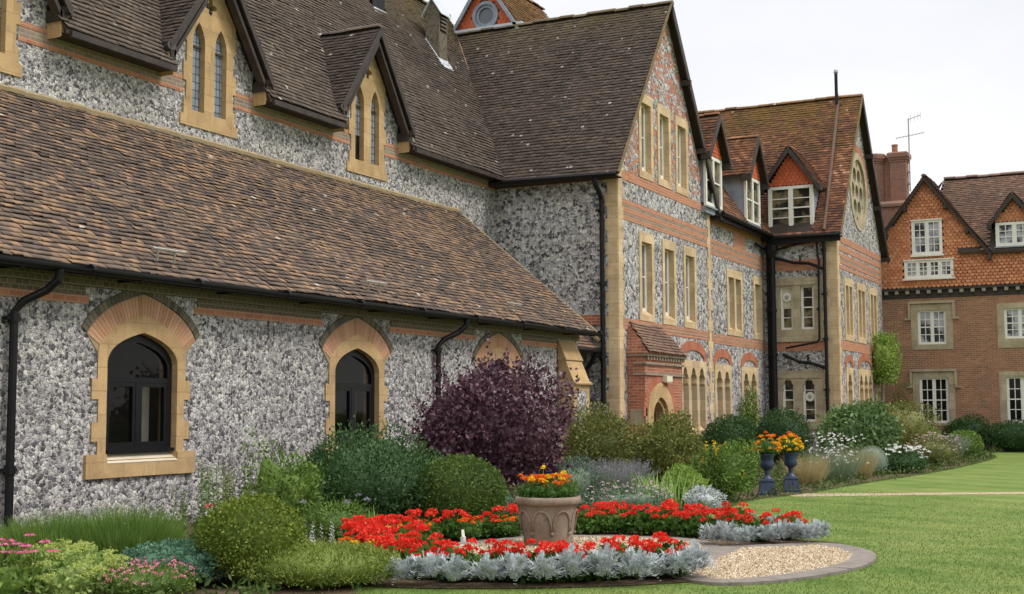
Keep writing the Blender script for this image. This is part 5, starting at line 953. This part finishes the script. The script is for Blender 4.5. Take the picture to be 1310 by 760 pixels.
# fine leaved clumps at the left
for i, (x, y, rx, ry, h, lab) in enumerate([(9.75, 10.1, .52, .5, .64, 'tuft of fine upright green foliage beside the black downpipe at the left edge'), (10.15, 9.5, .5, .45, .7, 'tuft of fine upright green foliage behind the blue green dome')]):
    T_ = thing('fine_leaved_clump', lab, 'plant', (x, y, 0), 'fine leaved clumps under the wall'); rg = np.random.default_rng(200+i); n = 3400; a = rg.uniform(0, 6.28, n); r = np.sqrt(rg.uniform(0, 1, n)); P0 = np.stack([r*np.cos(a)*rx*.9, r*np.sin(a)*ry*.9, np.zeros(n)], 1); D = np.stack([np.cos(a)*r*.35, np.sin(a)*r*.35, np.ones(n)], 1)+rg.normal(0, .12, (n, 3))
    cl = Cl(); cl.blades(P0, D, h*(1.05-.35*r**2)*rg.uniform(.65, 1.05, n), .011, .1, rg); cl.obj('foliage', 'g_fennel', T_); c2 = Cl(); core(c2, rx*.85, ry*.85, h*.42, h*.25, lambda q: np.ones(len(q)), .9); c2.obj('inner_foliage', 'g_fennel', T_)
def tall_perennial(x, y, h, n, lab, seed, fm=None, mat='g_mid', spread=.22, leaf=.075):
    T_ = thing('tall_perennial', lab, 'plant', (x, y, 0)); rg = np.random.default_rng(seed); cl, st_ = Cl(), Cl(); tips = []
    for i in range(n):
        b = rg.normal(0, spread*.35, 2); top = b+rg.normal(0, spread*.6, 2); hh = h*rg.uniform(.65, 1.05); q = np.linspace(.05, 1, int(hh*42)); P0 = np.stack([b[0]+(top[0]-b[0])*q, b[1]+(top[1]-b[1])*q, q*hh], 1); a = np.arange(len(q))*2.4+rg.uniform(0, 6)
        cl.leaves(P0, np.stack([np.cos(a), np.sin(a), np.full(len(q), .35)], 1)+rg.normal(0, .2, (len(q), 3)), leaf*(1.15-.7*q)*rg.uniform(.7, 1.2, len(q)), leaf*.34, rg); tips.append(P0[-1]); st_.blades(np.array([[b[0], b[1], 0]]), np.array([[top[0]-b[0], top[1]-b[1], hh]]), hh, .012, 0., rg, 2, .6)
    cl.obj('foliage', mat, T_); st_.obj('stem', 'stem_green', T_)
    if fm: tp = np.array(tips); P3 = np.concatenate([tp-Z*k*.03+rg.normal(0, .012, tp.shape) for k in range(5)]); flowers(T_, P3, fm, .018, 7, .02, .014, seed)
    return T_
tall_perennial(12.3, 10.75, .7, 9, 'leafy perennial with small blue flowers, first of the three tall stems under the first window', 301, 'f_lav')
tall_perennial(12.75, 10.6, .98, 14, 'dense tall green perennial, middle one of the three under the first window', 302)
tall_perennial(13.15, 10.6, 1.05, 11, 'tall loose perennial with dull mauve tips left of the leafy shrub', 303, 'f_lav', 'g_olive')
T_ = thing('echinacea', 'pink coneflowers with dark centres in the bottom left corner of the bed', 'flower plant', (7.85, 8.62, 0)); rg = np.random.default_rng(31); cl, P, d = crown(.3, .3, .42, 500, .1, .035, 310, amp=.2, corek=.6); cl.obj('foliage', 'g_mid', T_)
n = 24; C_ = np.stack([rg.uniform(-.3, .3, n), rg.uniform(-.3, .3, n), rg.uniform(.4, .6, n)], 1); cl = Cl(); a = np.arange(13)*2*np.pi/13; D = np.stack([np.cos(a), np.sin(a), np.full(13, -.28)], 1)
[(lambda c_: (c_.leaves(C_[k]+D*.012, D, .048, .02, rg, .05, up=np.broadcast_to(Z, (13, 3))), c_.obj('petals', 'f_magenta', T_)))(Cl()) for k in range(n)]; flowers(T_, C_, 'g_olive', .018, 24, .014, .01, 3, name='flower_centre'); cl = Cl(); cl.blades(C_*np.array((.6, .6, 0)), C_-C_*np.array((.6, .6, 0)), np.linalg.norm(C_-C_*np.array((.6, .6, 0)), axis=1), .008, 0., rg, 2, .8); cl.obj('stem', 'stem_green', T_)
T_ = thing('sedum', 'pale yellow green sedum with flat clustered flower heads at the front left', 'plant', (8.35, 8.45, 0)); cl, P, d = crown(.46, .42, .42, 1500, .06, .04, 320, amp=.15); cl.obj('foliage', 'g_sedum', T_); rg = np.random.default_rng(32); C_ = top_pts(P, d, 60, rg, .5, .04)
Q = (C_[:, None]+rg.normal(0, 1, (len(C_), 26, 3))*np.array((.032, .032, .012))).reshape(-1, 3); flowers(T_, Q, 'sedum_head', .011, 6, .014, .012, 33)
T_ = thing('diascia', 'low clump of small salmon pink flowers in front of the blue green dome', 'flower plant', (8.75, 7.95, 0)); cl, P, d = crown(.5, .32, .27, 2200, .035, .016, 330, amp=.2); cl.obj('foliage', 'g_mid', T_); rg = np.random.default_rng(34); flowers(T_, top_pts(P, d, 150, rg, .45, .03), 'f_pink', .012, 8, .018, .014, 35)
T_, P, d = shrub('rose_bush', 'small green rose bush with a few red blooms between the fine tuft and golden box', 'rose', 11.3, 9.1, .34, .3, .55, 'g_dark', 1300, .045, .025, 340, 5, amp=.3, corek=.6); flowers(T_, top_pts(P, d, 7, np.random.default_rng(36), .4, .05), 'f_rose', .03, 16, .03, .026, 37)
for i, (x, y) in enumerate(((12.2, 8.62), (12.35, 8.2))):
    T_ = thing('lambs_ear', ('woolly silver lambs ear spikes beside the golden box', 'woolly silver lambs ear spikes left of the red geraniums')[i], 'plant', (x, y, 0), 'silver lambs ear'); rg = np.random.default_rng(350+i); cl = Cl(); n = 17
    for k in range(n):
        b = rg.normal(0, .14, 2); hh = rg.uniform(.2, .38); q = np.linspace(.02, 1, 26); P0 = np.stack([b[0]+q*rg.normal(0, .03), b[1]+q*rg.normal(0, .03), q*hh], 1); a = np.arange(26)*2.4; cl.leaves(P0, np.stack([np.cos(a), np.sin(a), np.full(26, .5)], 1), .045*(1.15-.75*q), .02, rg)
    cl.obj('foliage', 'g_lamb', T_)
T_ = thing('gladiolus', 'upright sword shaped green leaves left of the clipped box ball', 'plant', (13.9, 8.95, 0)); rg = np.random.default_rng(36); n = 16; cl = Cl(); cl.blades(rg.normal(0, .03, (n, 3))*np.array((1, 1, 0)), rg.normal(0, .09, (n, 3))+Z, rg.uniform(.28, .45, n), .035, .05, rg); cl.obj('foliage', 'g_iris', T_)
T_, P, d = shrub('ferny_plant', 'soft ferny green plant with a mauve flower behind the lambs ear', 'plant', 13.5, 9.25, .45, .38, .42, 'g_mid', 2600, .05, .014, 361, 4, amp=.3, stray=.2, corek=.6); flowers(T_, top_pts(P, d, 4, np.random.default_rng(37), .7, .05), 'f_lav', .03, 18, .028, .02, 38)
shrub('euphorbia', 'low blue grey leafy plant squeezed between box ball and stone planter', 'plant', 16.6, 8.75, .34, .3, .5, 'g_teal', 1500, .06, .025, 362, 4, amp=.25, corek=.7)
shrub('euphorbia', 'loose grey green foliage between smoke bush and lavender', 'plant', 19.3, 8.75, .45, .4, .75, 'g_teal', 2000, .06, .02, 363, 5, amp=.3, stray=.15, corek=.65)
# ---- border in front of the hall
def spiky(name, lab, cat, x, y, r, h, n, mat, seed, tip=None, group=None, w=.008, lean=.55, tipn=6, tiplen=.09, ry=None):
    T_ = thing(name, lab, cat, (x, y, 0), group); rg = np.random.default_rng(seed); a = rg.uniform(0, 6.28, n); q = np.sqrt(rg.uniform(0, 1, n)); ry = ry or r; P0 = np.stack([q*np.cos(a)*r*.55, q*np.sin(a)*ry*.55, np.zeros(n)], 1); D = np.stack([np.cos(a)*q*lean, np.sin(a)*q*lean, np.ones(n)], 1)+rg.normal(0, .1, (n, 3))
    cl = Cl(); e = cl.blades(P0, D, h*rg.uniform(.6, 1.05, n), w, .12, rg); cl.obj('foliage', mat, T_)
    if tip:
        c2 = Cl(); D = unit(D); i = rg.choice(n, int(n*.4), False)
        for k in range(tipn): c2.leaves(e[i]-D[i]*tiplen*k/tipn+rg.normal(0, .004, (len(i), 3)), D[i]+rg.normal(0, .6, (len(i), 3)), .022, .013, rg)
        c2.obj('flower_spike', tip, T_)
    return T_
spiky('lavender', 'big lavender bush with grey mauve flower spikes right of the stone planter', 'lavender', 20.0, 8.35, .62, .85, 1500, 'g_lav', 401, 'f_lav', 'lavender bushes', tiplen=.14, tipn=9)
shrub('olive_shrub', 'rounded olive green shrub against the corner by the brick porch', 'shrub', 25.9, 11.0, .85, .75, 1.55, 'g_olive', 7000, .07, .035, 402, 9, amp=.36, k=26, width=.06, stray=.12)
T_, P, d = shrub('golden_shrub', 'yellow tinged green shrub standing in front of the porch doorway', 'shrub', 24.5, 8.95, .78, .7, 1.36, 'g_olive', 6500, .07, .035, 403, 9, amp=.38, k=26, width=.06, stray=.14); rg = np.random.default_rng(41); cl = Cl(); C_ = top_pts(P, d, 1500, rg, .3, .02); cl.leaves(C_, rg.normal(size=C_.shape)+Z*.4, .06, .03, rg); cl.obj('yellow_leaf', 'g_ybox', T_)
shrub('round_shrub', 'dark glossy rounded shrub beneath the cusped twin windows of the hall', 'shrub', 36.6, 11.5, 1.0, .8, 1.36, 'g_dark', 5000, .085, .04, 404, 8, amp=.12)
shrub('wall_rose', 'sparse climbing plant trained on the wall between the cusped twin windows', 'climber', 40.9, 12.2, .75, .25, 2.3, 'g_mid', 1700, .09, .05, 405, 6, amp=.4, corek=0, depth=.9)
T_, P, d = shrub('dense_shrub', 'dense dark green shrub by the corner drainpipes', 'shrub', 37.6, 10.3, .95, .8, 1.5, 'g_dark', 5000, .08, .035, 406, 8, amp=.15, rot=.5)
T_ = thing('iris_clump', 'clump of pale green sword leaves between the lavender and the yellow flowered shrub', 'plant', (19.7, 7.45, 0)); rg = np.random.default_rng(42); n = 170; P0 = rg.normal(0, 1, (n, 3))*np.array((.3, .22, 0)); cl = Cl(); cl.blades(P0, Z+rg.normal(0, .16, (n, 3)), rg.uniform(.35, .68, n), .035, .12, rg); cl.obj('foliage', 'g_iris', T_)
shrub('lime_perennial', 'light lime green leafy clump beside the sword leaves', 'plant', 20.7, 7.35, .42, .36, .58, 'g_light', 2400, .075, .03, 407, 4, amp=.3, stray=.12)
T_, P, d = shrub('ragwort_shrub', 'green shrub with yellow flower spires left of the blue urns', 'shrub', 22.3, 7.12, .6, .5, .92, 'g_mid', 5200, .06, .03, 408, 8, amp=.4, k=24, width=.06, stray=.18); rg = np.random.default_rng(43); C_ = top_pts(P, d, 12, rg, .25, .0); C_ = np.concatenate([C_+Z*k*.025+rg.normal(0, .008, C_.shape) for k in range(6)]); flowers(T_, C_, 'f_yellow', .014, 6, .022, .016, 44)
shrub('grey_edging', 'small silver grey plant at the lawn edge behind the red flower ring', 'plant', 19.9, 6.75, .3, .25, .34, 'g_silver', 900, .07, .022, 409, 0, amp=.25, corek=.6)
T_, P, d = shrub('pink_edging', 'drift of tiny pale pink flowers behind the back row of red geraniums', 'flower plant', 18.5, 7.4, .62, .45, .36, 'g_teal', 3000, .05, .014, 410, 3, amp=.3, stray=.2, rot=-.8, corek=.6); flowers(T_, top_pts(P, d, 90, np.random.default_rng(45), .45, .05), 'f_palepink', .018, 9, .022, .016, 46)
spiky('dry_grass_tuft', 'straw coloured feathery tuft just right of the blue urns', 'grass tuft', 27.3, 6.95, .5, .72, 900, 'straw', 421, None, 'straw tufts', lean=.4)
spiky('dry_grass_tuft', 'straw coloured seedy tuft in front of the big leafy border bush', 'grass tuft', 30.4, 6.6, .5, .78, 800, 'straw', 422, None, 'straw tufts', lean=.45)
T_ = spiky('white_perennial', 'grey green perennial sprinkled with white flowers between two straw tufts', 'flower plant', 28.9, 6.75, .6, .92, 800, 'g_lav', 423, None, lean=.5); rg = np.random.default_rng(47); n = 110; flowers(T_, np.stack([rg.normal(0, .3, n), rg.normal(0, .25, n), rg.uniform(.4, 1.05, n)], 1), 'f_white', .02, 9, .03, .024, 48)
shrub('santolina', 'tight silver green dome beside the white daisies', 'plant', 32.3, 6.65, .38, .36, .68, 'g_santolina', 2600, .035, .016, 424, 3, amp=.05, depth=.15, corek=.88, stray=0)
T_, P, d = shrub('daisy_clump', 'clump of large white daisies near the far end of the border', 'flower plant', 33.4, 6.15, .75, .5, .52, 'g_dark', 2600, .07, .03, 425, 3, amp=.2, rot=-.3); rg = np.random.default_rng(49); flowers(T_, top_pts(P, d, 46, rg, .5, .1), 'f_white', .035, 14, .045, .03, 50, .4)
shrub('border_bush', 'large leafy light green bush before the second gable', 'shrub', 35.8, 7.75, 1.05, .95, 1.7, 'g_fig', 4200, .15, .08, 426, 12, amp=.6, k=26, width=.06, stray=.16, upb=.1)
shrub('rear_bush', 'mixed olive green bush growing to the right of the large leafy bush', 'shrub', 41.0, 7.8, 1.2, 1.0, 1.65, 'g_olive', 5500, .08, .04, 427, 10, amp=.3, k=18, stray=.1)
T_, P, d = shrub('red_rose', 'tall thin rose bush with dull red blooms beside the brick house window', 'rose', 51.2, 9.4, .5, .4, 2.3, 'g_olive', 1700, .08, .04, 428, 6, amp=.4, corek=.4, depth=.7); flowers(T_, top_pts(P, d, 16, np.random.default_rng(51), .3, .06), 'f_rose', .045, 12, .05, .04, 52)
T_, P, d = shrub('mixed_perennials', 'hazy pinkish seed heads at the tip of the border', 'flower plant', 38.2, 6.15, .8, .55, .72, 'g_olive', 3200, .06, .02, 429, 4, amp=.3, stray=.2, corek=.7); flowers(T_, top_pts(P, d, 120, np.random.default_rng(53), .4, .08), 'f_palepink', .025, 7, .03, .02, 54)
spiky('lavender', 'mauve lavender near the far tip of the border', 'lavender', 41.6, 6.4, .7, .85, 800, 'g_lav', 430, 'f_lav', 'lavender bushes', w=.014, tiplen=.16, tipn=7)
shrub('catmint_mound', 'bright green leafy mound ending the border by the far lawn', 'plant', 43.7, 6.15, .75, .6, .85, 'g_mid', 3200, .07, .035, 431, 4, amp=.15)
shrub('lime_shrub', 'yellow green shrub under the ground floor window of the brick house', 'shrub', 49.6, 8.3, .8, .6, .95, 'g_light', 2600, .08, .04, 432, 5, amp=.15)
shrub('wall_shrub', 'bushy climber covering the corner of the second gable', 'climber', 49.9, 9.3, .75, .6, 1.8, 'g_mid', 2600, .11, .055, 440, 6, amp=.3)
HG = [(50.9, 7.0, .9, .6, 1.2, 'g_dark', 'dark hedge bush against the brick house, left of the pair'), (50.6, 5.3, 1.15, .6, 1.1, 'g_dark', 'dark hedge bush against the brick house, right of the pair'), (50.9, 3.0, 1.2, .7, 1.1, 'g_dark', 'dark hedge bush against the brick house at the picture edge')]
for i, (x, y, rx, ry, h, mt_, lab) in enumerate(HG): shrub('hedge_bush', lab, 'hedge', x, y, ry, rx, h, mt_, 4200, .075, .04, 450+i, 6, amp=.14)
# climber high on the gable corner
T_ = thing('climbing_vine', 'bright green climber bulging from the right end of the second gable wall', 'climber', (49.5, 9.65, 0)); rg = np.random.default_rng(55); cl, P, d = crown(.62, .45, 1.9, 2600, .13, .06, 461, amp=.6, depth=.7, droop=.7, stray=.15, low=-.9); V_ = np.concatenate(cl.V); cl.V = [V_+np.array((0, 0, 2.5))]; cl.F = [np.concatenate(cl.F)]; cl.obj('foliage', 'g_light', T_)
mb = MB(); mb.tube([(0, .1, 0), (.1, .15, 1.2), (-.05, .1, 2.2), (.05, .05, 3.4)], [.05, .045, .04, .02], 6); me = bpy.data.meshes.new('stem'); me.from_pydata(mb.v, [], mb.f); o = bpy.data.objects.new('stem', me); COL.objects.link(o); me.materials.append(MAT['stem']); o.parent = T_

# ---- red and silver bedding round the stone planter
def copy_tree(o):
    c = o.copy(); COL.objects.link(c)
    for ch in o.children: d_ = ch.copy(); COL.objects.link(d_); d_.parent = c
    return c
def geranium(seed):
    T_ = thing('red_geranium', '', 'geranium', (0, 0, 0)); rg = np.random.default_rng(seed); cl, P, d = crown(.17, .17, .23, 420, .062, .062, seed, amp=.2, depth=.4, upb=.5, corek=.7); cl.obj('foliage', 'g_geran', T_)
    n = rg.integers(6, 9); a = rg.uniform(0, 6.28, n); r = np.sqrt(rg.uniform(0, 1, n))*.17; C_ = np.stack([r*np.cos(a), r*np.sin(a), rg.uniform(.21, .35, n)], 1); flowers(T_, C_, 'f_red', .045, 34, .03, .028, seed, .75)
    c3 = Cl(); B_ = C_*np.array((.5, .5, .3)); c3.blades(B_, C_-B_, np.linalg.norm(C_-B_, axis=1), .007, 0., rg, 2, .9); c3.obj('stem', 'stem_green', T_); return T_
def ragwort(seed):
    T_ = thing('silver_ragwort', '', 'ragwort', (0, 0, 0)); rg = np.random.default_rng(seed); cl = Cl()
    for k in range(74):
        a = rg.uniform(0, 6.28); el = rg.uniform(.15, 1.4); ln = rg.uniform(.1, .165); dr = np.array((math.cos(a)*math.cos(el), math.sin(a)*math.cos(el), math.sin(el))); sd = np.array((-math.sin(a), math.cos(a), 0)); q = np.linspace(.3, 1., 7); b = np.array((math.cos(a), math.sin(a), 0))*.035+np.array((0, 0, rg.uniform(.05, .13)))
        ctr = b+dr*ln*q[:, None]+Z*(ln*.12*np.sin(q*3)-ln*.3*q**3*math.cos(el))[:, None]; nrm = np.cross(sd, dr)
        for s_ in (-1, 1): cl.leaves(ctr, np.broadcast_to(sd*s_*.8+dr*.7, (7, 3))+rg.normal(0, .12, (7, 3)), .046*(1.1-.6*q), .013, rg, .12, up=np.broadcast_to(nrm*3, (7, 3)))
        cl.leaves(np.array([b, b+dr*ln*.5]), np.array([dr, dr]), .62*ln, .014, rg, .1, up=np.broadcast_to(nrm*3, (2, 3)))
    cl.obj('foliage', 'g_silver', T_); return T_
def marigold(seed, mat, nf=7, r=.1, h=.16):
    T_ = thing('marigold', '', 'marigold', (0, 0, 0)); rg = np.random.default_rng(seed); cl, P, d = crown(r, r, h*.8, 260, .035, .014, seed, amp=.2, corek=.6); cl.obj('foliage', 'g_geran', T_)
    a = rg.uniform(0, 6.28, nf); q = np.sqrt(rg.uniform(.05, 1, nf))*r*1.05; C_ = np.stack([q*np.cos(a), q*np.sin(a), h*rg.uniform(.8, 1.15, nf)], 1); flowers(T_, C_, mat, .022, 34, .017, .013, seed, .8); return T_
rg = np.random.default_rng(77)
gk = [geranium(500+i) for i in range(5)]; sk_ = [ragwort(520+i) for i in range(4)]; used = set()
def put(kinds, x, y, label, group, sc=1., z=.01):
    j = int(rg.integers(len(kinds))); k_ = kinds[j]; o = k_ if id(k_) not in used else copy_tree(k_); used.add(id(k_))
    o.location = (x, y, z); o.rotation_euler.z = rg.uniform(0, 6.28); s_ = sc*rg.uniform(.9, 1.12); o.scale = (s_, s_, s_*rg.uniform(.92, 1.08)); o['label'] = label; o['group'] = group; return o
def along(pts, n, jit):
    q = np.array(pts, float); sg = np.r_[0, np.cumsum(np.hypot(*np.diff(q, axis=0).T))]; t_ = (np.arange(n)+.5)/n*sg[-1]; return np.stack([np.interp(t_, sg, q[:, 0]), np.interp(t_, sg, q[:, 1])], 1)+rg.normal(0, jit, (n, 2))
GF_, GB_, GL_ = 'red geranium in the near arc of the ring bed, in front of the stone planter', 'red geranium in the far arc of the ring bed, right of the stone planter', 'red geranium in the ring bed between box ball and stone planter'
for x, y in along([(12.95, 8.55), (11.85, 7.7), (11.0, 6.85), (10.85, 6.05), (11.2, 5.25), (11.75, 4.55), (12.15, 4.35)], 30, .07): put(gk, x, y, GF_, 'geraniums in the near arc')
for x, y in along([(12.95, 8.3), (12.1, 7.5), (11.5, 7.0)], 5, .08): put(gk, x, y, GF_, 'geraniums in the near arc')
for x, y in along([(15.5, 7.25), (15.75, 6.5), (15.85, 5.7), (15.75, 5.0), (15.6, 4.45)], 11, .07): put(gk, x, y, GB_, 'geraniums in the far arc')
for x, y in along([(16.3, 7.3), (16.35, 6.4), (16.3, 5.6), (16.1, 4.7), (15.8, 4.15)], 10, .08): put(gk, x, y, GB_, 'geraniums in the far arc')
for x, y in along([(13.25, 8.5), (13.9, 8.05), (14.5, 7.72), (15.0, 7.45)], 6, .06): put(gk, x, y, GL_, 'geraniums behind the planter')
SF, SB = 'silver leaved ragwort edging the near arc of red geraniums along the front lawn', 'silver leaved ragwort edging the far arc of red geraniums beside the gravel'
for x, y in along([(10.3, 6.55), (10.45, 5.85), (10.82, 5.12), (11.3, 4.5), (11.8, 4.1), (12.1, 4.05)], 12, .04): put(sk_, x, y, SF, 'ragworts along the near arc', 1.14)
for x, y in along([(14.75, 5.05), (14.85, 4.75), (15.2, 4.35), (15.55, 3.95), (15.75, 3.75)], 9, .04): put(sk_, x, y, SB, 'ragworts along the far arc')
for x, y in along([(16.5, 5.2), (16.3, 4.3)], 4, .08): put(sk_, x, y, SB, 'ragworts along the far arc')
ym = [marigold(540, 'f_yellow', 8), marigold(541, 'f_orange', 7)]
YL = 'low marigold planted among the red geraniums of the ring bed'
for x, y in ((12.6, 7.95), (12.9, 8.3), (12.2, 7.45), (13.0, 8.6), (11.5, 7.75), (11.2, 7.35), (14.55, 7.45), (14.05, 7.72), (13.55, 8.1)): put(ym, x, y, YL, 'marigolds in the ring bed', 1.3, .06)
# plant label and stone planter
T_ = tag(MB().build('placeholder', 'white') if False else bpy.data.objects.new('plant_label', None), 'small white plant label standing in the soil behind the gravel', 'plant label'); COL.objects.link(T_); T_.location = (13.85, 7.68, .02)
b = MB(); b.hexa([(-.035, -.004, .07), (.035, -.004, .07), (.035, .004, .07), (-.035, .004, .07), (-.03, .006, .15), (.03, .006, .15), (.03, .012, .15), (-.03, .012, .15)]); b.box(-.03, .03, -.02, .02, -.01, .069); o = b.build('plate', 'white'); o.parent = T_
PT = thing('stone_planter', 'round weathered stone planter carved with interlaced arches', 'planter', (14.02, 6.64, .02)); b = MB()
b.lathe([(.272, 0), (.284, .02), (.288, .1), (.32, .3), (.335, .44), (.335, .47), (.365, .475), (.385, .49), (.39, .52), (.385, .55), (.365, .565), (.335, .565), (.325, .53), (.32, .5)], 48); o = b.build('bowl', 'potstone', smooth=True); o.parent = PT
b = MB(); rad = lambda z: np.interp(z, [0, .1, .3, .44], [.284, .289, .322, .337])
for k in range(8):
    c = k*math.pi/4+.2; pth = []
    for t_ in np.linspace(0, math.pi, 13): z = .17+.24*math.sin(t_)**.8; a = c+.36*math.cos(t_); r_ = rad(z)+.006; pth.append((r_*math.cos(a), r_*math.sin(a), z))
    b.tube(pth, .014, 6)
    z = .15; b.tube([(rad(z)*math.cos(c+.39), rad(z)*math.sin(c+.39), .17), ((rad(z)+.012)*math.cos(c+.39), (rad(z)+.012)*math.sin(c+.39), .13)], .024, 6)
o = b.build('carved_arches', 'potstone', smooth=True); o.parent = PT
b = MB(); b.lathe([(.33, .48), (.31, .53), (0.01, .55)], 24); o = b.build('soil', 'soil'); o.parent = PT
pm = [marigold(550, 'f_orange', 6, .11, .19), marigold(551, 'f_yellow', 5, .11, .2), marigold(552, 'f_orange', 5, .11, .16)]
for i in range(9):
    a = i*.75; r_ = .2 if i else 0; put([pm[i % 3]], 14.02+r_*math.cos(a), 6.64+r_*math.sin(a), 'orange or yellow marigold growing in the carved stone planter', 'marigolds in the stone planter', 1.3, .55)
T_ = thing('yellow_daisy', 'single tall yellow daisy rising above the marigolds in the stone planter', 'flower', (14.1, 6.72, .55)); rg2 = np.random.default_rng(9); cl = Cl(); cl.blades(np.array([[0, 0, 0.]]), np.array([[0, .05, 1.]]), .36, .008, 0., rg2, 2, .9); cl.obj('stem', 'stem_green', T_); cl = Cl(); a = np.arange(16)*2*np.pi/16; D = np.stack([np.cos(a)*.45, np.sin(a)*.8, .5*np.cos(a)+.3], 1); cl.leaves(np.tile((0, .018, .36), (16, 1))+D*.008, D, .034, .018, rg2, .05); cl.obj('petals', 'f_yellow', T_)
# blue urns on the lawn edge
def urn(): 
    T_ = thing('garden_urn', '', 'urn', (0, 0, 0)); b = MB()
    b.lathe([(.175, 0), (.175, .05), (.155, .06), (.12, .24), (.13, .25), (.13, .275), (.1, .30)], 4, sq=True); o = b.build('plinth', 'urn_blue'); o.parent = T_
    b = MB(); b.lathe([(.1, .28), (.1, .31), (.05, .34), (.04, .40), (.055, .43), (.04, .45), (.07, .48), (.12, .52), (.128, .58), (.12, .62), (.125, .70), (.155, .735), (.165, .75), (.15, .76), (.13, .74)], 28); o = b.build('bowl', 'urn_blue', smooth=True); o.parent = T_; return T_
u1 = urn(); u2 = copy_tree(u1)
for o, (x, y), lab in ((u1, (23.95, 6.85), 'dark blue pedestal urn with orange marigolds, nearer to the yellow flowered shrub'), (u2, (24.98, 6.68), 'dark blue pedestal urn with yellow marigolds, next to the straw tuft')): o.location = (x, y, 0); o.rotation_euler.z = .35; o['label'] = lab; o['group'] = 'pair of blue urns'
for i, (x, y, a_, b_) in enumerate(((23.95, 6.85, 'f_amber', 'f_orange'), (24.98, 6.68, 'f_yellow', 'f_orange'))):
    T_ = thing('marigold_bouquet', ('mound of orange marigolds filling the left blue urn', 'mound of yellow marigolds filling the right blue urn')[i], 'marigold', (x, y, .72)); cl, P, d = crown(.22, .22, .3, 420, .05, .02, 560+i, amp=.15); cl.obj('foliage', 'g_geran', T_); r3 = np.random.default_rng(570+i); C_ = top_pts(P, d, 44, r3, .2, .03); flowers(T_, C_, a_, .033, 22, .03, .024, 571+i); flowers(T_, top_pts(P, d, 8, r3, .75, .05), b_, .033, 22, .03, .024, 580+i)

# ---- mown grass and low cover (uncountable)
def scatter(poly, n, seed):
    r3 = np.random.default_rng(seed); q = np.array(poly); P = r3.uniform(q.min(0), q.max(0), (n, 2)); return P[inside(P, poly)]
lawn_near = [(8.5, 7.2), (9.6, 6.2), (14, 0.5), (22, -2), (36, -1), (48, 4.5), (46, 5.5), (37, 5.2), (30, 5.9), (24, 6.3), (20, 6.5), (17.5, 7.0), (8.6, 7.3)]
P = scatter([(8.6, 7.2), (9.6, 6.2), (11, -1.5), (20, -1.5), (27, 6.1), (20, 6.5), (17, 6.9)], 200000, 91); keep = ~inside(P, RING) & ~inside(P, lobe) & ~inside(P, BED) & (np.random.default_rng(1).uniform(size=len(P)) < np.clip(14/np.hypot(P[:, 0], P[:, 1]), 0, 1)**2)
P = P[keep]; r3 = np.random.default_rng(92); n = len(P); cl = Cl(); cl.blades(np.c_[P, np.zeros(n)], Z+r3.normal(0, .35, (n, 3)), r3.uniform(.012, .026, n), r3.uniform(.004, .007, n), .2, r3, 1, .3); struct(cl.obj('grass_blades', 'g_lawnblade', None), 'stuff')
E_ = np.array(BED+RING); r3 = np.random.default_rng(94)
for nm, poly, sd in (('grass_edge', BED, 95), ):
    q = np.array(poly); ln = np.hypot(*(np.roll(q, -1, 0)-q).T); i = r3.choice(len(q), 9000, p=ln/ln.sum()); tt = r3.uniform(size=(9000, 1)); P = q[i]*(1-tt)+np.roll(q, -1, 0)[i]*tt+r3.normal(0, .02, (9000, 2)); P = P[(P[:, 0] > 8) & (P[:, 1] < 8.5) & ~inside(P, RING)]; n = len(P); cl = Cl(); cl.blades(np.c_[P, np.zeros(n)], Z+r3.normal(0, .4, (n, 3)), r3.uniform(.04, .09, n), .009, .25, r3, 2, .3); struct(cl.obj(nm, 'g_lawnblade', None), 'stuff')
P = scatter(BED, 9500, 96); P = P[~inside(P, RING) & (P[:, 1] < 12.3)]; r3 = np.random.default_rng(97); n = len(P); h_ = r3.uniform(.05, .22, n); cl = Cl()
for k in range(12): cl.leaves(np.c_[P+r3.normal(0, .06, (n, 2)), h_*r3.uniform(.1, 1, n)], r3.normal(size=(n, 3))+Z*.5, r3.uniform(.05, .1, n), r3.uniform(.02, .05, n), r3)
struct(cl.obj('ground_cover', 'g_cover', None), 'stuff')
